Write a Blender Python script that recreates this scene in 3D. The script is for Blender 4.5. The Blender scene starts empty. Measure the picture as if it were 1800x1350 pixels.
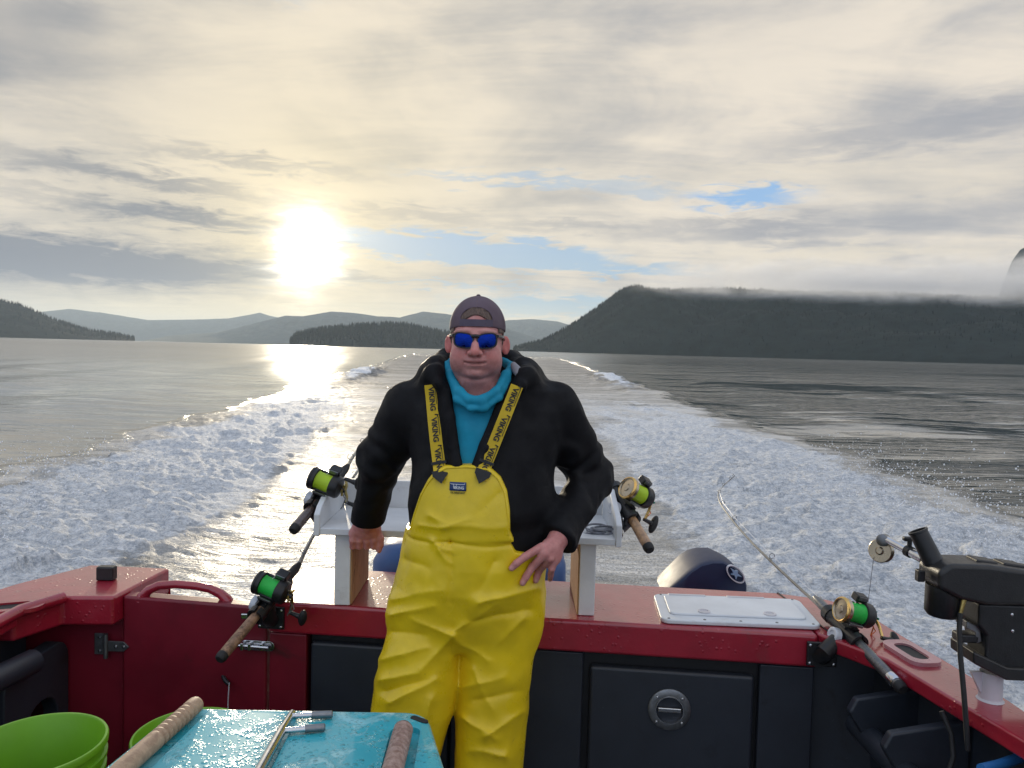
import bpy, bmesh, math, random
import numpy as np
from mathutils import Vector, Matrix

SC = bpy.context.scene
COL = SC.collection
R = math.radians

# ------------------------------------------------------------------ camera
FPX = 1334.0                       # focal length in pixels of the 1800 px wide photograph
CAMZ = 2.0                         # 1.65 m above the deck
PITCH, ROLL = R(2.53), R(1.5)
cd = bpy.data.cameras.new('camera')
cam = bpy.data.objects.new('camera', cd)
COL.objects.link(cam)
_fw = Vector((0, math.cos(PITCH), -math.sin(PITCH)))
_r0 = Vector((1, 0, 0))
_u0 = _r0.cross(_fw)
CR = (_r0 * math.cos(ROLL) + _u0 * math.sin(ROLL)).normalized()
CU = CR.cross(_fw).normalized()
cam.matrix_world = Matrix(((CR.x, CU.x, -_fw.x, 0), (CR.y, CU.y, -_fw.y, 0),
                           (CR.z, CU.z, -_fw.z, CAMZ), (0, 0, 0, 1)))
cd.sensor_width = 36
cd.lens = FPX / 1800 * 36
cd.clip_start = 0.05
cd.clip_end = 120000
SC.camera = cam
SC.render.resolution_x, SC.render.resolution_y = 1024, 768


def ray(px, py):
    return _fw + CR * ((px - 900) / FPX) - CU * ((py - 675) / FPX)


def W(px, py, Y):                  # the point at depth Y (metres astern of the camera)
    d = ray(px, py)
    return Vector((0, 0, CAMZ)) + d * (Y / d.y)


def G(px, py, z):                  # the point at height z
    d = ray(px, py)
    return Vector((0, 0, CAMZ)) + d * ((z - CAMZ) / d.z)


# ------------------------------------------------------------------ render settings
SC.view_settings.view_transform = 'Standard'
SC.view_settings.look = 'None'
SC.view_settings.gamma = 1
SC.view_settings.exposure = 0.0
SC.render.engine = 'CYCLES'
cy = SC.cycles
cy.use_denoising = True
try:
    cy.denoiser = 'OPENIMAGEDENOISE'
except Exception:
    pass
cy.max_bounces = 8
cy.volume_bounces = 4
cy.caustics_reflective = False
cy.caustics_refractive = False
cy.sample_clamp_indirect = 6
cy.blur_glossy = 0.3

# ------------------------------------------------------------------ sun
SUN_AZ, SUN_EL = R(-15.3), R(6.9)
SUND = Vector((math.sin(SUN_AZ) * math.cos(SUN_EL), math.cos(SUN_AZ) * math.cos(SUN_EL), math.sin(SUN_EL)))
sd = bpy.data.lights.new('sun', 'SUN')
sd.energy = 2.6
sd.angle = R(2.0)
sd.color = (1.0, 0.86, 0.64)
sun = bpy.data.objects.new('sun', sd)
COL.objects.link(sun)
sun.rotation_euler = SUND.to_track_quat('Z', 'Y').to_euler()


# ------------------------------------------------------------------ node expressions
class E:
    def __init__(s, t, o):
        s.t, s.o = t, o

    def _m(s, op, *a, clamp=False):
        n = s.t.nodes.new('ShaderNodeMath')
        n.operation = op
        n.use_clamp = clamp
        for i, v in enumerate((s,) + a):
            if isinstance(v, E):
                s.t.links.new(v.o, n.inputs[i])
            else:
                n.inputs[i].default_value = v
        return E(s.t, n.outputs[0])

    def __add__(s, b): return s._m('ADD', b)
    __radd__ = __add__
    def __mul__(s, b): return s._m('MULTIPLY', b)
    __rmul__ = __mul__
    def __sub__(s, b): return s._m('SUBTRACT', b)
    def __rsub__(s, b): return (s * -1.0) + b
    def __truediv__(s, b): return s._m('DIVIDE', b)
    def __pow__(s, b): return s._m('POWER', b)
    def clip(s): return s._m('ADD', 0.0, clamp=True)
    def mx(s, b): return s._m('MAXIMUM', b)
    def mn(s, b): return s._m('MINIMUM', b)
    def exp(s): return s._m('EXPONENT')
    def f(s, op, *a): return s._m(op, *a)

    def ss(s, a, b):               # smooth step from a to b
        n = s.t.nodes.new('ShaderNodeMapRange')
        n.interpolation_type = 'SMOOTHSTEP'
        s.t.links.new(s.o, n.inputs[0])
        n.inputs[1].default_value, n.inputs[2].default_value = a, b
        return E(s.t, n.outputs[0])

    def lin(s, a, b, c=0.0, d=1.0):
        n = s.t.nodes.new('ShaderNodeMapRange')
        s.t.links.new(s.o, n.inputs[0])
        for i, v in enumerate((a, b, c, d)):
            n.inputs[1 + i].default_value = v
        return E(s.t, n.outputs[0])


def vec(t, x, y, z):
    n = t.nodes.new('ShaderNodeCombineXYZ')
    for i, v in enumerate((x, y, z)):
        if isinstance(v, E):
            t.links.new(v.o, n.inputs[i])
        else:
            n.inputs[i].default_value = v
    return E(t, n.outputs[0])


def sep(v):
    n = v.t.nodes.new('ShaderNodeSeparateXYZ')
    v.t.links.new(v.o, n.inputs[0])
    return [E(v.t, n.outputs[i]) for i in range(3)]


def noise(v, scale=1, detail=3, rough=0.5, dist=0.0, color=False):
    n = v.t.nodes.new('ShaderNodeTexNoise')
    v.t.links.new(v.o, n.inputs['Vector'])
    n.inputs['Scale'].default_value = scale
    n.inputs['Detail'].default_value = detail
    n.inputs['Roughness'].default_value = rough
    n.inputs['Distortion'].default_value = dist
    return E(v.t, n.outputs['Color' if color else 'Fac'])


def voronoi(v, scale=1, feature='F1', out='Distance', rand=1.0):
    n = v.t.nodes.new('ShaderNodeTexVoronoi')
    n.feature = feature
    v.t.links.new(v.o, n.inputs['Vector'])
    n.inputs['Scale'].default_value = scale
    n.inputs['Randomness'].default_value = rand
    return E(v.t, n.outputs[out])


def mapping(v, sc=(1, 1, 1), rot=(0, 0, 0), loc=(0, 0, 0)):
    n = v.t.nodes.new('ShaderNodeMapping')
    v.t.links.new(v.o, n.inputs[0])
    n.inputs['Scale'].default_value = sc
    n.inputs['Rotation'].default_value = rot
    n.inputs['Location'].default_value = loc
    return E(v.t, n.outputs[0])


def rgb(t, c):
    n = t.nodes.new('ShaderNodeRGB')
    n.outputs[0].default_value = (c[0], c[1], c[2], 1)
    return E(t, n.outputs[0])


def mix(fac, a, b, t=None, mode='MIX'):
    t = t or (fac.t if isinstance(fac, E) else (a.t if isinstance(a, E) else b.t))
    n = t.nodes.new('ShaderNodeMix')
    n.data_type = 'RGBA'
    n.blend_type = mode
    for k, v in ((0, fac), (6, a), (7, b)):
        if isinstance(v, E):
            t.links.new(v.o, n.inputs[k])
        elif k == 0:
            n.inputs[0].default_value = v
        else:
            n.inputs[k].default_value = (v[0], v[1], v[2], 1)
    return E(t, n.outputs[2])


# ------------------------------------------------------------------ sky
wd = bpy.data.worlds.new('World')
SC.world = wd
wd.use_nodes = True
wt = wd.node_tree
wt.nodes.clear()
tc = wt.nodes.new('ShaderNodeTexCoord')
D = E(wt, tc.outputs['Generated'])
dx, dy, dz = sep(D)
el = dz.f('ARCSINE') * (180 / math.pi)
az = dx.f('ARCTAN2', dy) * (180 / math.pi)
dt = dx * SUND.x + dy * SUND.y + dz * SUND.z
ang = dt.mn(1.0).f('ARCCOSINE') * (180 / math.pi)
zz = dz.mx(0.0) + 0.10
pl = vec(wt, dx / zz, dy / zz, 0.0)                      # the cloud deck seen in perspective
w1 = noise(pl, 0.9, 4, 0.55)
w2 = noise(mapping(pl, (0.55, 1.9, 1), (0, 0, R(8)), (3.1, 1.7, 0)), 1.0, 6, 0.62, 0.6)
w3 = noise(mapping(pl, (1.6, 3.2, 1), (0, 0, R(-12)), (7.7, 2.2, 0)), 1.5, 5, 0.6, 0.4)
fl = noise(vec(wt, az * 0.16, el * 0.42, 0.0), 1.0, 6, 0.6, 0.3)
fine = noise(vec(wt, az * 0.35, el * 1.6, 5.0), 1.0, 5, 0.62, 0.5)
wa = az + (fl - 0.5) * 9.0
we = el + (fine - 0.5) * 3.2 + (w3 - 0.5) * 1.0


def blob(a0, e0, sa, se, tilt=0.0, soft=2.0):
    da = (wa - a0)
    de = (we - e0) - da * tilt
    q = (da / sa) ** 2.0 if False else (da * (1 / sa)) * (da * (1 / sa))
    q2 = (de * (1 / se)) * (de * (1 / se))
    return ((q + q2) * -1.0).exp()


def total(*b):
    s = b[0]
    for x in b[1:]:
        s = s.mx(x) if False else s + x
    return s.clip()


skyn = wt.nodes.new('ShaderNodeTexSky')
skyn.sky_type = 'NISHITA'
skyn.sun_disc = False
skyn.sun_elevation = SUN_EL
skyn.sun_rotation = SUN_AZ
skyn.air_density = 1.0
skyn.dust_density = 1.5
clear = mix(1.0, E(wt, skyn.outputs[0]), (0.10, 0.10, 0.10), mode='MULTIPLY')
clear = mix(0.95, clear, (0.31, 0.50, 0.72))
pale = mix(el.ss(2.0, 9.0), (0.42, 0.57, 0.66), clear)
# cloud colour: cream where the light comes through, grey where the deck is thick
soft = noise(vec(wt, az * 0.075, el * 0.16, 9.0), 1.0, 6, 0.58, 0.5)
thick = (w1 * 0.25 + w2 * 0.35 + soft * 0.40)
cloud = mix(thick.ss(0.42, 0.64), (0.87, 0.785, 0.67), (0.41, 0.42, 0.45))
warm = (ang * (-1 / 13.0)).exp()
cloud = mix((warm * 0.85).clip(), cloud, (0.86, 0.73, 0.47))
dark = total(blob(-31, 5.0, 15, 1.6) * 1.5, blob(-24, 8.6, 9, 0.7, -0.05) * 0.95, blob(-27, 10.8, 9, 0.7, -0.06) * 0.8, blob(-20, 12.6, 8, 0.5, -0.05) * 0.5,
             blob(-36, 16.8, 9, 3.2) * 0.7, blob(-31, 20.0, 6, 1.4) * 0.35,
             blob(18, 9.0, 8, 0.95) * 0.85, blob(32, 15.2, 9, 1.5) * 0.75, blob(22, 14.6, 6, 1.0) * 0.4, blob(36, 10.0, 6, 1.6) * 0.7,
             blob(27, 5.4, 16, 0.95) * 0.45, blob(-15.0, 5.2, 6, 0.35, -0.02) * 0.4, blob(-8, 9.9, 6, 0.5, -0.03) * 0.35,
             blob(14, 24, 9, 3.5) * 0.3, blob(4, 9.3, 7, 0.4) * 0.3)
cloud = mix((dark * 0.95).clip(), cloud, mix(az.ss(-25, 30), (0.185, 0.215, 0.275), (0.33, 0.35, 0.40)))
bright = total(blob(22, 7.3, 10, 0.5) * 0.9, blob(30, 11.3, 7, 1.0) * 0.6, blob(20, 12.8, 12, 0.9) * 0.6)
cloud = mix(bright * 0.75, cloud, (0.83, 0.745, 0.60))
gap = total(blob(-3.5, 7.4, 10.0, 1.0, -0.045) * 1.6, blob(0, 12.6, 12, 0.55, -0.02) * 0.55, blob(9, 11.6, 6, 0.6) * 0.45,
            blob(-20, 23.4, 6.5, 1.2, -0.05) * 0.5, blob(4, 3.4, 11, 1.0) * 0.9, blob(8, 6.2, 7, 0.45) * 0.55,
            blob(-5, 4.8, 10, 0.28) * 0.5, blob(-17, 3.0, 9, 0.3) * 0.25)
blue = blob(17.0, 11.25, 4.6, 0.72)
# overhead and ahead of the boat the deck is broken and blue sky shows between the clouds
brk = (w1 * 0.6 + w2 * 0.4).ss(0.56, 0.44) * (el.ss(27, 42).mx(az.f('ABSOLUTE').ss(48, 80)))
sky = mix(gap.ss(0.18, 0.80) * 0.95, cloud, pale)
sky = mix(brk * 0.85, sky, (0.33, 0.52, 0.86))
sky = mix(blue.ss(0.10, 0.90), sky, (0.30, 0.51, 0.80))
sky = mix(el.ss(4.2, 1.2) * 0.75, sky, mix(ang.ss(8, 34), (0.98, 0.85, 0.56), (0.60, 0.63, 0.62)))
# the sun behind thin cloud: a burnt-out core and a wide warm aureole
streak = noise(vec(wt, az * 0.12, el * 0.9, 2.0), 1.0, 5, 0.65, 0.4)
notch = blob(-19.5, 6.6, 2.2, 0.5) + blob(-19, 3.2, 2.6, 0.5) + blob(-11.5, 7.3, 2.5, 0.35)
angd = (((az + 15.3) * (az + 15.3)) * 1.25 + ((el - 6.7) * (el - 6.7)) * 0.85 + 0.01).f('SQRT') + (streak - 0.5) * 4.0 + (fl - 0.5) * 2.0 + notch * 1.3
angd = angd.mx(0.0)
core = (angd * angd * (-1 / 2.6)).exp() * 6.0 + (angd * angd * (-1 / 9.0)).exp() * 0.55
aure = (ang * ang * (-1 / 30.0)).exp() * 0.20 + (ang * (-1 / 9.0)).exp() * 0.16
glow = mix(1.0, vec(wt, aure, aure, aure), (1.0, 0.80, 0.36), mode='MULTIPLY')
sky = mix(1.0, sky, glow, mode='ADD')
sky = mix(1.0, sky, mix(1.0, vec(wt, core, core, core), (1.0, 0.95, 0.80), mode='MULTIPLY'), mode='ADD')
# sky away from the sun, mostly out of view, brightened as added fill light
fb = ang.ss(45, 120) * 0.45 + 1.0
sky = mix(1.0, sky, vec(wt, fb, fb, fb), mode='MULTIPLY')
bg = wt.nodes.new('ShaderNodeBackground')
bg.inputs[1].default_value = 1.0
wt.links.new(sky.o, bg.inputs[0])
wo = wt.nodes.new('ShaderNodeOutputWorld')
wt.links.new(bg.outputs[0], wo.inputs[0])

# ------------------------------------------------------------------ numpy noise
_rs = np.random.RandomState(7)
_perm = np.concatenate([_rs.permutation(256)] * 3).astype(np.int64)
_g3 = _rs.normal(size=(256, 3))
_g3 /= np.linalg.norm(_g3, axis=1)[:, None]


def perlin(x, y, z=0.0):
    x, y = np.asarray(x, float), np.asarray(y, float)
    z = np.broadcast_to(np.asarray(z, float), x.shape)
    xi, yi, zi = np.floor(x), np.floor(y), np.floor(z)
    xf, yf, zf = x - xi, y - yi, z - zi
    xi, yi, zi = xi.astype(np.int64) & 255, yi.astype(np.int64) & 255, zi.astype(np.int64) & 255
    u, v, w = (t * t * t * (t * (t * 6 - 15) + 10) for t in (xf, yf, zf))
    out = 0
    for a in (0, 1):
        for b in (0, 1):
            for c in (0, 1):
                h = _perm[_perm[_perm[xi + a] + yi + b] + zi + c]
                g = _g3[h]
                dd = g[..., 0] * (xf - a) + g[..., 1] * (yf - b) + g[..., 2] * (zf - c)
                out = out + dd * (u if a else 1 - u) * (v if b else 1 - v) * (w if c else 1 - w)
    return out


def fbm(x, y, z=0.0, o=4, gain=0.5):
    s, a, f = 0, 1.0, 1.0
    for i in range(o):
        s = s + a * perlin(x * f + 17.3 * i, y * f + 5.1 * i, z * f if not np.isscalar(z) else z * f + 3.7 * i)
        a *= gain
        f *= 2.03
    return s


_wj = np.random.RandomState(3).rand(256, 3)


def worley(x, y, seed=0):
    """distance to the nearest scattered point and that point's random number"""
    xi, yi = np.floor(x).astype(np.int64), np.floor(y).astype(np.int64)
    best = np.full(x.shape, 9.0)
    idn = np.zeros(x.shape)
    for a in (-1, 0, 1):
        for b in (-1, 0, 1):
            h = _perm[_perm[(xi + a + seed) & 255] + ((yi + b) & 255)]
            d = (xi + a + _wj[h, 0] - x) ** 2 + (yi + b + _wj[h, 1] - y) ** 2
            m = d < best
            best = np.where(m, d, best)
            idn = np.where(m, _wj[h, 2], idn)
    return np.sqrt(best), idn


def sstep(a, b, x):
    t = np.clip((x - a) / (b - a), 0, 1)
    return t * t * (3 - 2 * t)


# ------------------------------------------------------------------ objects and materials
def link(name, me, mat=None, parent=None, loc=None):
    o = bpy.data.objects.new(name, me)
    COL.objects.link(o)
    if mat is not None and me is not None:
        me.materials.clear()
        for m in (mat if isinstance(mat, (list, tuple)) else [mat]):
            me.materials.append(m)
    if parent is not None:
        o.parent = parent
        o.matrix_parent_inverse = Matrix.Identity(4)
        if loc is None:                      # meshes are given in world coordinates
            acc, q = Vector((0, 0, 0)), parent
            while q is not None:
                acc += q.location
                q = q.parent
            me.transform(Matrix.Translation(-acc))
    if loc is not None:
        o.location = loc
    return o


def tag(o, label=None, cat=None, group=None, kind=None):
    for k, v in (('label', label), ('category', cat), ('group', group), ('kind', kind)):
        if v:
            o[k] = v
    return o


def empty(name, loc, label, cat, group=None):
    o = bpy.data.objects.new(name, None)
    COL.objects.link(o)
    o.location = loc
    o.empty_display_size = 0.1
    return tag(o, label, cat, group)


def npmesh(name, v, f, smooth=True):
    me = bpy.data.meshes.new(name)
    v = np.asarray(v, np.float32)
    f = np.asarray(f, np.int32)
    me.vertices.add(len(v))
    me.vertices.foreach_set('co', v.ravel())
    n, k = f.shape
    me.loops.add(n * k)
    me.loops.foreach_set('vertex_index', f.ravel())
    me.polygons.add(n)
    me.polygons.foreach_set('loop_start', np.arange(0, n * k, k, dtype=np.int32))
    me.update(calc_edges=True)
    me.validate()
    if smooth:
        me.polygons.foreach_set('use_smooth', np.ones(len(me.polygons), bool))
    return me


def material(name):
    m = bpy.data.materials.new(name)
    m.use_nodes = True
    t = m.node_tree
    b = t.nodes['Principled BSDF']
    return m, t, b


def setin(t, b, key, v):
    if isinstance(v, E):
        t.links.new(v.o, b.inputs[key])
    elif isinstance(v, (tuple, list)):
        b.inputs[key].default_value = (v[0], v[1], v[2], 1) if len(v) == 3 else v
    else:
        b.inputs[key].default_value = v


def bump(t, b, h, strength=0.3, dist=0.01):
    n = t.nodes.new('ShaderNodeBump')
    n.inputs['Strength'].default_value = strength
    n.inputs['Distance'].default_value = dist
    t.links.new(h.o, n.inputs['Height'])
    t.links.new(n.outputs[0], b.inputs['Normal'])


def objco(t):
    n = t.nodes.new('ShaderNodeTexCoord')
    return E(t, n.outputs['Object'])


def geopos(t):
    n = t.nodes.new('ShaderNodeNewGeometry')
    return E(t, n.outputs['Position'])


def pbr(name, c, rough=0.5, metal=0.0, coat=0.0, mott=0.12, mscale=9.0, bmp=0.0, bscale=120.0, dirt=None, dscale=6.0,
        dthr=(0.58, 0.72), wet=0.0, marks=None, spec=0.5, bdist=0.004):
    m, t, b = material(name)
    p = objco(t)
    n = noise(p, mscale, 5, 0.6)
    lo = tuple(x * (1 - mott) for x in c)
    hi = tuple(min(1, x * (1 + mott)) for x in c)
    col = mix(n.ss(0.3, 0.7), lo, hi)
    if dirt is not None:
        dn = noise(p, dscale, 6, 0.68, 0.6)
        col = mix(dn.ss(*dthr), col, dirt)
    if marks is not None:                # small scuffs and dried salt
        mk = noise(mapping(p, (1, 1, 1), (0.3, 0.7, 0.2)), 75, 4, 0.75, 1.2).ss(0.66, 0.74) * noise(p, 5, 3).ss(0.42, 0.6)
        sc_ = noise(mapping(p, (6, 160, 160), (0.1, 0.2, 0.5)), 1.0, 3, 0.6).ss(0.70, 0.76) * noise(p, 7, 3).ss(0.5, 0.65)
        col = mix((mk * 0.55 + sc_ * 0.5).clip(), col, marks)
    setin(t, b, 'Base Color', col)
    rn = noise(p, mscale * 2.3, 4, 0.6)
    setin(t, b, 'Roughness', (rn * 0.24 + (rough - 0.12)).clip())
    b.inputs['Metallic'].default_value = metal
    b.inputs['Coat Weight'].default_value = coat
    b.inputs['Coat Roughness'].default_value = 0.12
    b.inputs['Specular IOR Level'].default_value = spec
    if wet:
        wv = voronoi(p, 55.0)
        drops = wv.ss(0.33, 0.05) * noise(p, 9, 3).ss(0.45, 0.6)
        h = drops * wet + noise(p, bscale, 4, 0.6) * bmp
        bump(t, b, h, 1.0, 0.004)
    elif bmp:
        bump(t, b, noise(p, bscale, 4, 0.6), bmp, bdist)
    return m


# ------------------------------------------------------------------ the water sheet and the wake
def wake_fields(X, Y):
    """foam amount and height of the water at plan position X, Y"""
    ax = X + 0.036 * Y                                   # the track runs slightly to the left
    hw = 5.9 + 0.072 * Y + 0.6 * fbm(Y * 0.11, X * 0 + 2.0, 0.3, 3) + (0.55 + 0.012 * Y) * fbm(X * 0.55, Y * 0.55, 4.0, 4, 0.6)
    ins = (2.2 + 0.075 * Y - (0.3 + 0.01 * Y) * np.tanh(ax / 0.8)) + 0.55 * fbm(Y * 0.25, ax * 0.0 + 9.0, 1.3, 3)
    a = np.abs(ax)
    hw = np.where(Y < 4, hw * sstep(-4, 4, Y) + 0.0, hw)
    band = sstep(hw + 0.9, hw - 1.3, a)                        # inside the wake
    rim = band * sstep(ins - 0.9, ins + 0.6, a)           # the two thrown bands of broken water
    prop = np.exp(-(a / (0.75 + 0.03 * Y)) ** 2) * sstep(90, 3, Y)
    near = sstep(36, 11, Y)
    streakf = fbm(X * 1.6 + Y * 0.3, Y * 0.35, 11.0, 3)
    far = sstep(16, 40, Y)                                 # further off the whole track is aerated
    patchy = 0.86 + 0.45 * fbm(X * 0.42, Y * 0.30, 8.0, 3)
    foam = np.clip(rim * (0.10 + 0.90 * near) * patchy + band * far * 0.06 + prop * 0.50 * near + band * (0.27 + 0.26 * streakf), 0, 1)
    foam = foam * sstep(420, 70, Y)
    foam = np.where(Y < 1.0, foam * 0, foam)
    # heights
    h = np.zeros_like(X)
    crest = np.exp(-((a - hw + 0.9) / 0.9) ** 2) * 0.55 * np.exp(-((Y - 56) / 15) ** 2)
    h += crest * (0.7 + 0.6 * fbm(X * 0.35, Y * 0.35, 2.0, 3))
    foam = np.clip(foam + 0.7 * np.exp(-((a - hw + 0.7) / 0.6) ** 2) * np.exp(-((Y - 54) / 12) ** 2), 0, 1)
    # broken water: rounded, piled-up clumps of several sizes
    wx, wy = X + 0.25 * perlin(X * 1.3, Y * 1.3, 3.0), Y + 0.25 * perlin(X * 1.3, Y * 1.3, 9.0)
    d1, i1 = worley(wx * 1.9, wy * 1.9)
    d2, i2 = worley(wx * 4.6 + 7, wy * 4.6, 31)
    clump = 0.135 * i1 ** 1.5 * np.clip(1 - (d1 / 0.62) ** 2, 0, 1) + 0.060 * i2 * np.clip(1 - (d2 / 0.62) ** 2, 0, 1)
    lump = fbm(X * 0.9, Y * 0.9, 0.0, 4, 0.55)
    h += rim * (clump * (0.4 + 0.6 * sstep(-0.2, 0.3, lump)) + 0.06 * lump + 0.045 * fbm(X * 7, Y * 7, 2.2, 2)) * (0.25 + 0.75 * near)
    # between the bands: thin ribbed wavelets, drawn out across the track
    rib = fbm((X * 0.8 - Y * 0.35) * 1.3, (Y + 0.3 * X) * 2.6, 3.0, 3, 0.5)
    h += band * (1 - rim) * 0.028 * rib * sstep(120, 14, Y)
    h += prop * 0.02 * fbm(X * 6, Y * 6, 4.0, 3)
    h += -0.14 * np.exp(-((a - ins * 0.62) / 1.2) ** 2) * sstep(30, 5, Y)
    h += 0.035 * fbm(X * 0.05, Y * 0.16, 1.0, 3) * sstep(1200, 60, Y)
    h += 0.010 * fbm(X * 0.8, Y * 1.6, 6.0, 3) * (1 - band) * sstep(120, 10, Y)
    h += (1 - band) * 0.05 * np.sin((a - 0.16 * Y) * 0.9 + 1.5 * fbm(X * 0.05, Y * 0.05, 2, 2)) * sstep(400, 60, Y) * sstep(60, 12, a - hw) * sstep(8, 30, Y)
    return foam, h


def build_water():
    ang = np.concatenate([np.linspace(-180, -47, 50, endpoint=False), np.linspace(-47, 47, 940), np.linspace(47, 180, 51)[1:]])
    r = np.concatenate([[0.7, 1.5, 2.2], 1 / np.linspace(1 / 2.8, 1 / 26.0, 470), 1 / np.linspace(1 / 26.4, 1 / 3000.0, 170),
                        np.geomspace(3300, 19500, 18)])
    A, Rr = np.meshgrid(np.radians(ang), r)
    X, Y = Rr * np.sin(A), Rr * np.cos(A)
    foam, h = wake_fields(X, Y)
    inboat = (Y < 3.1) & (np.abs(X + 0.2) < 1.6)
    h = np.where(inboat, np.minimum(h, 0.02) - 0.05, h)
    V = np.stack([X, Y, h], -1).reshape(-1, 3)
    nr, na = X.shape
    i = np.arange(nr - 1)[:, None] * na + np.arange(na - 1)[None, :]
    F = np.stack([i, i + 1, i + na + 1, i + na], -1).reshape(-1, 4)[:, ::-1]
    me = npmesh('water', V, F)
    at = me.attributes.new('foam', 'FLOAT', 'POINT')
    at.data.foreach_set('value', foam.astype(np.float32).ravel())
    m, t, b = material('sea_water')
    an = t.nodes.new('ShaderNodeAttribute')
    an.attribute_name = 'foam'
    fo = E(t, an.outputs['Fac'])
    p = geopos(t)
    cn = t.nodes.new('ShaderNodeCameraData')
    dist = E(t, cn.outputs['View Distance'])
    px_, py_, pz_ = sep(p)
    # foam cells: lacy near the edges, closed where the water is broken
    c1 = noise(p, 2.6, 7, 0.70, 0.8)
    c2 = noise(p, 9.0, 6, 0.72, 0.4)
    lace = voronoi(mapping(p, (1, 0.8, 1)), 4.2, 'SMOOTH_F1')
    fine_n = noise(p, 38.0, 3, 0.6)
    pat = c1 * 0.60 + c2 * 0.45 + lace * 0.16
    cover = ((fo * 1.05 - 0.72) + pat).ss(0.34, 0.66) * fo.ss(0.03, 0.18)
    speck = fine_n.ss(0.53, 0.64) * fo.ss(0.10, 0.35) * 0.6        # bubbles riding between the clumps
    cover = cover.mx(speck)
    foamcol = mix((c2 * 0.6 + fine_n * 0.4).ss(0.36, 0.62), (0.44, 0.48, 0.53), (0.92, 0.93, 0.93))
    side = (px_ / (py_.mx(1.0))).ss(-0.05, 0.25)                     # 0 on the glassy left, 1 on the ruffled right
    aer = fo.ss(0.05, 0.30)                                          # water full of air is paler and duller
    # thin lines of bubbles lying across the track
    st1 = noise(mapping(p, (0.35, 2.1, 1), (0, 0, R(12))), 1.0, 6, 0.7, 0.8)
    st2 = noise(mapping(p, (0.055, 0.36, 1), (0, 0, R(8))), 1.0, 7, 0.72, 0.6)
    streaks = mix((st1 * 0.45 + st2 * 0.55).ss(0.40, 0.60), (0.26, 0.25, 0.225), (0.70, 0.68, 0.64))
    setin(t, b, 'Base Color', mix(cover, mix(aer, mix(side, (0.19, 0.18, 0.15), (0.008, 0.018, 0.020)), streaks), foamcol))  # left water made paler: its bright sky reflection put into the base colour
    setin(t, b, 'Specular IOR Level', 0.5 - aer * 0.40)
    setin(t, b, 'Roughness', cover * 0.20 + aer * 0.44 + dist.lin(5, 300, 0.05, 0.09) + (1.0 - side) * 0.14 * dist.ss(10, 120))
    b.inputs['IOR'].default_value = 1.42
    # ripples: short ones near, longer and flatter streaks further off, gathered in cat's paws
    r1 = noise(mapping(p, (0.55, 1.4, 1), (0, 0, R(7))), 1.6, 5, 0.6, 0.5)
    r2 = noise(mapping(p, (0.10, 0.42, 1), (0, 0, R(-5))), 1.0, 5, 0.6, 0.4)
    r3 = noise(mapping(p, (0.012, 0.06, 1), (0, 0, R(4))), 1.0, 6, 0.62, 0.3)
    pa = noise(mapping(p, (0.010, 0.085, 1), (0, 0, R(-4))), 1.0, 6, 0.66, 0.5)
    pb = noise(mapping(p, (0.0028, 0.017, 1), (0, 0, R(3))), 1.0, 6, 0.66, 0.4)
    pc = noise(mapping(p, (0.03, 0.26, 1), (0, 0, R(2))), 1.0, 6, 0.68, 0.4)
    paw = (pa * 0.42 + pb * 0.22 + pc * 0.36).ss(0.48, 0.58)
    calm = side * -0.14 + 0.18
    amp = (paw * (side * 0.75 + 0.25) + calm) * (side * 0.55 + 0.45)
    rr = (r1 * 0.060 * dist.ss(140, 10) + r2 * 0.20 + r3 * 0.9 * dist.ss(20, 300)) * amp
    rib1 = noise(mapping(p, (0.9, 3.4, 1), (0, 0, R(16))), 1.0, 5, 0.6, 0.7)
    rib2 = noise(mapping(p, (0.22, 0.9, 1), (0, 0, R(10))), 1.0, 5, 0.6, 0.7)
    rib3 = noise(mapping(p, (0.045, 0.20, 1), (0, 0, R(8))), 1.0, 6, 0.65, 0.6)
    ff = ((c1 * 0.07 + c2 * 0.085 + fine_n * 0.022) * cover * dist.ss(90, 12) + (rib1 * 0.11 + rib2 * 0.34 * dist.ss(12, 60) + rib3 * 1.6 * dist.ss(25, 90)) * fo.ss(0.02, 0.2) * (1.0 - cover * 0.7) * dist.ss(400, 30))
    n = t.nodes.new('ShaderNodeBump')
    n.inputs['Strength'].default_value = 1.0
    n.inputs['Distance'].default_value = 1.0
    t.links.new((rr + ff).o, n.inputs['Height'])
    t.links.new(n.outputs[0], b.inputs['Normal'])
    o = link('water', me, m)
    tag(o, 'calm sea with a broad foaming wake', kind='structure')
    return o


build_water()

# ------------------------------------------------------------------ hills
HORIZ = lambda px: 675 - FPX * math.tan(PITCH) + (px - 900) * math.tan(ROLL)


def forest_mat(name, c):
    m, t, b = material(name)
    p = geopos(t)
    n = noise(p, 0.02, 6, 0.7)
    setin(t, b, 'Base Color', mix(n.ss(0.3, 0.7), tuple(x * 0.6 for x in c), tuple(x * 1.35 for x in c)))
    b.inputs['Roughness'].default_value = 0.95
    b.inputs['Specular IOR Level'].default_value = 0.1
    return m


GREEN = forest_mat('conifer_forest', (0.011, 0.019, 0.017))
FARGREEN = forest_mat('far_forest', (0.05, 0.065, 0.06))


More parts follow.
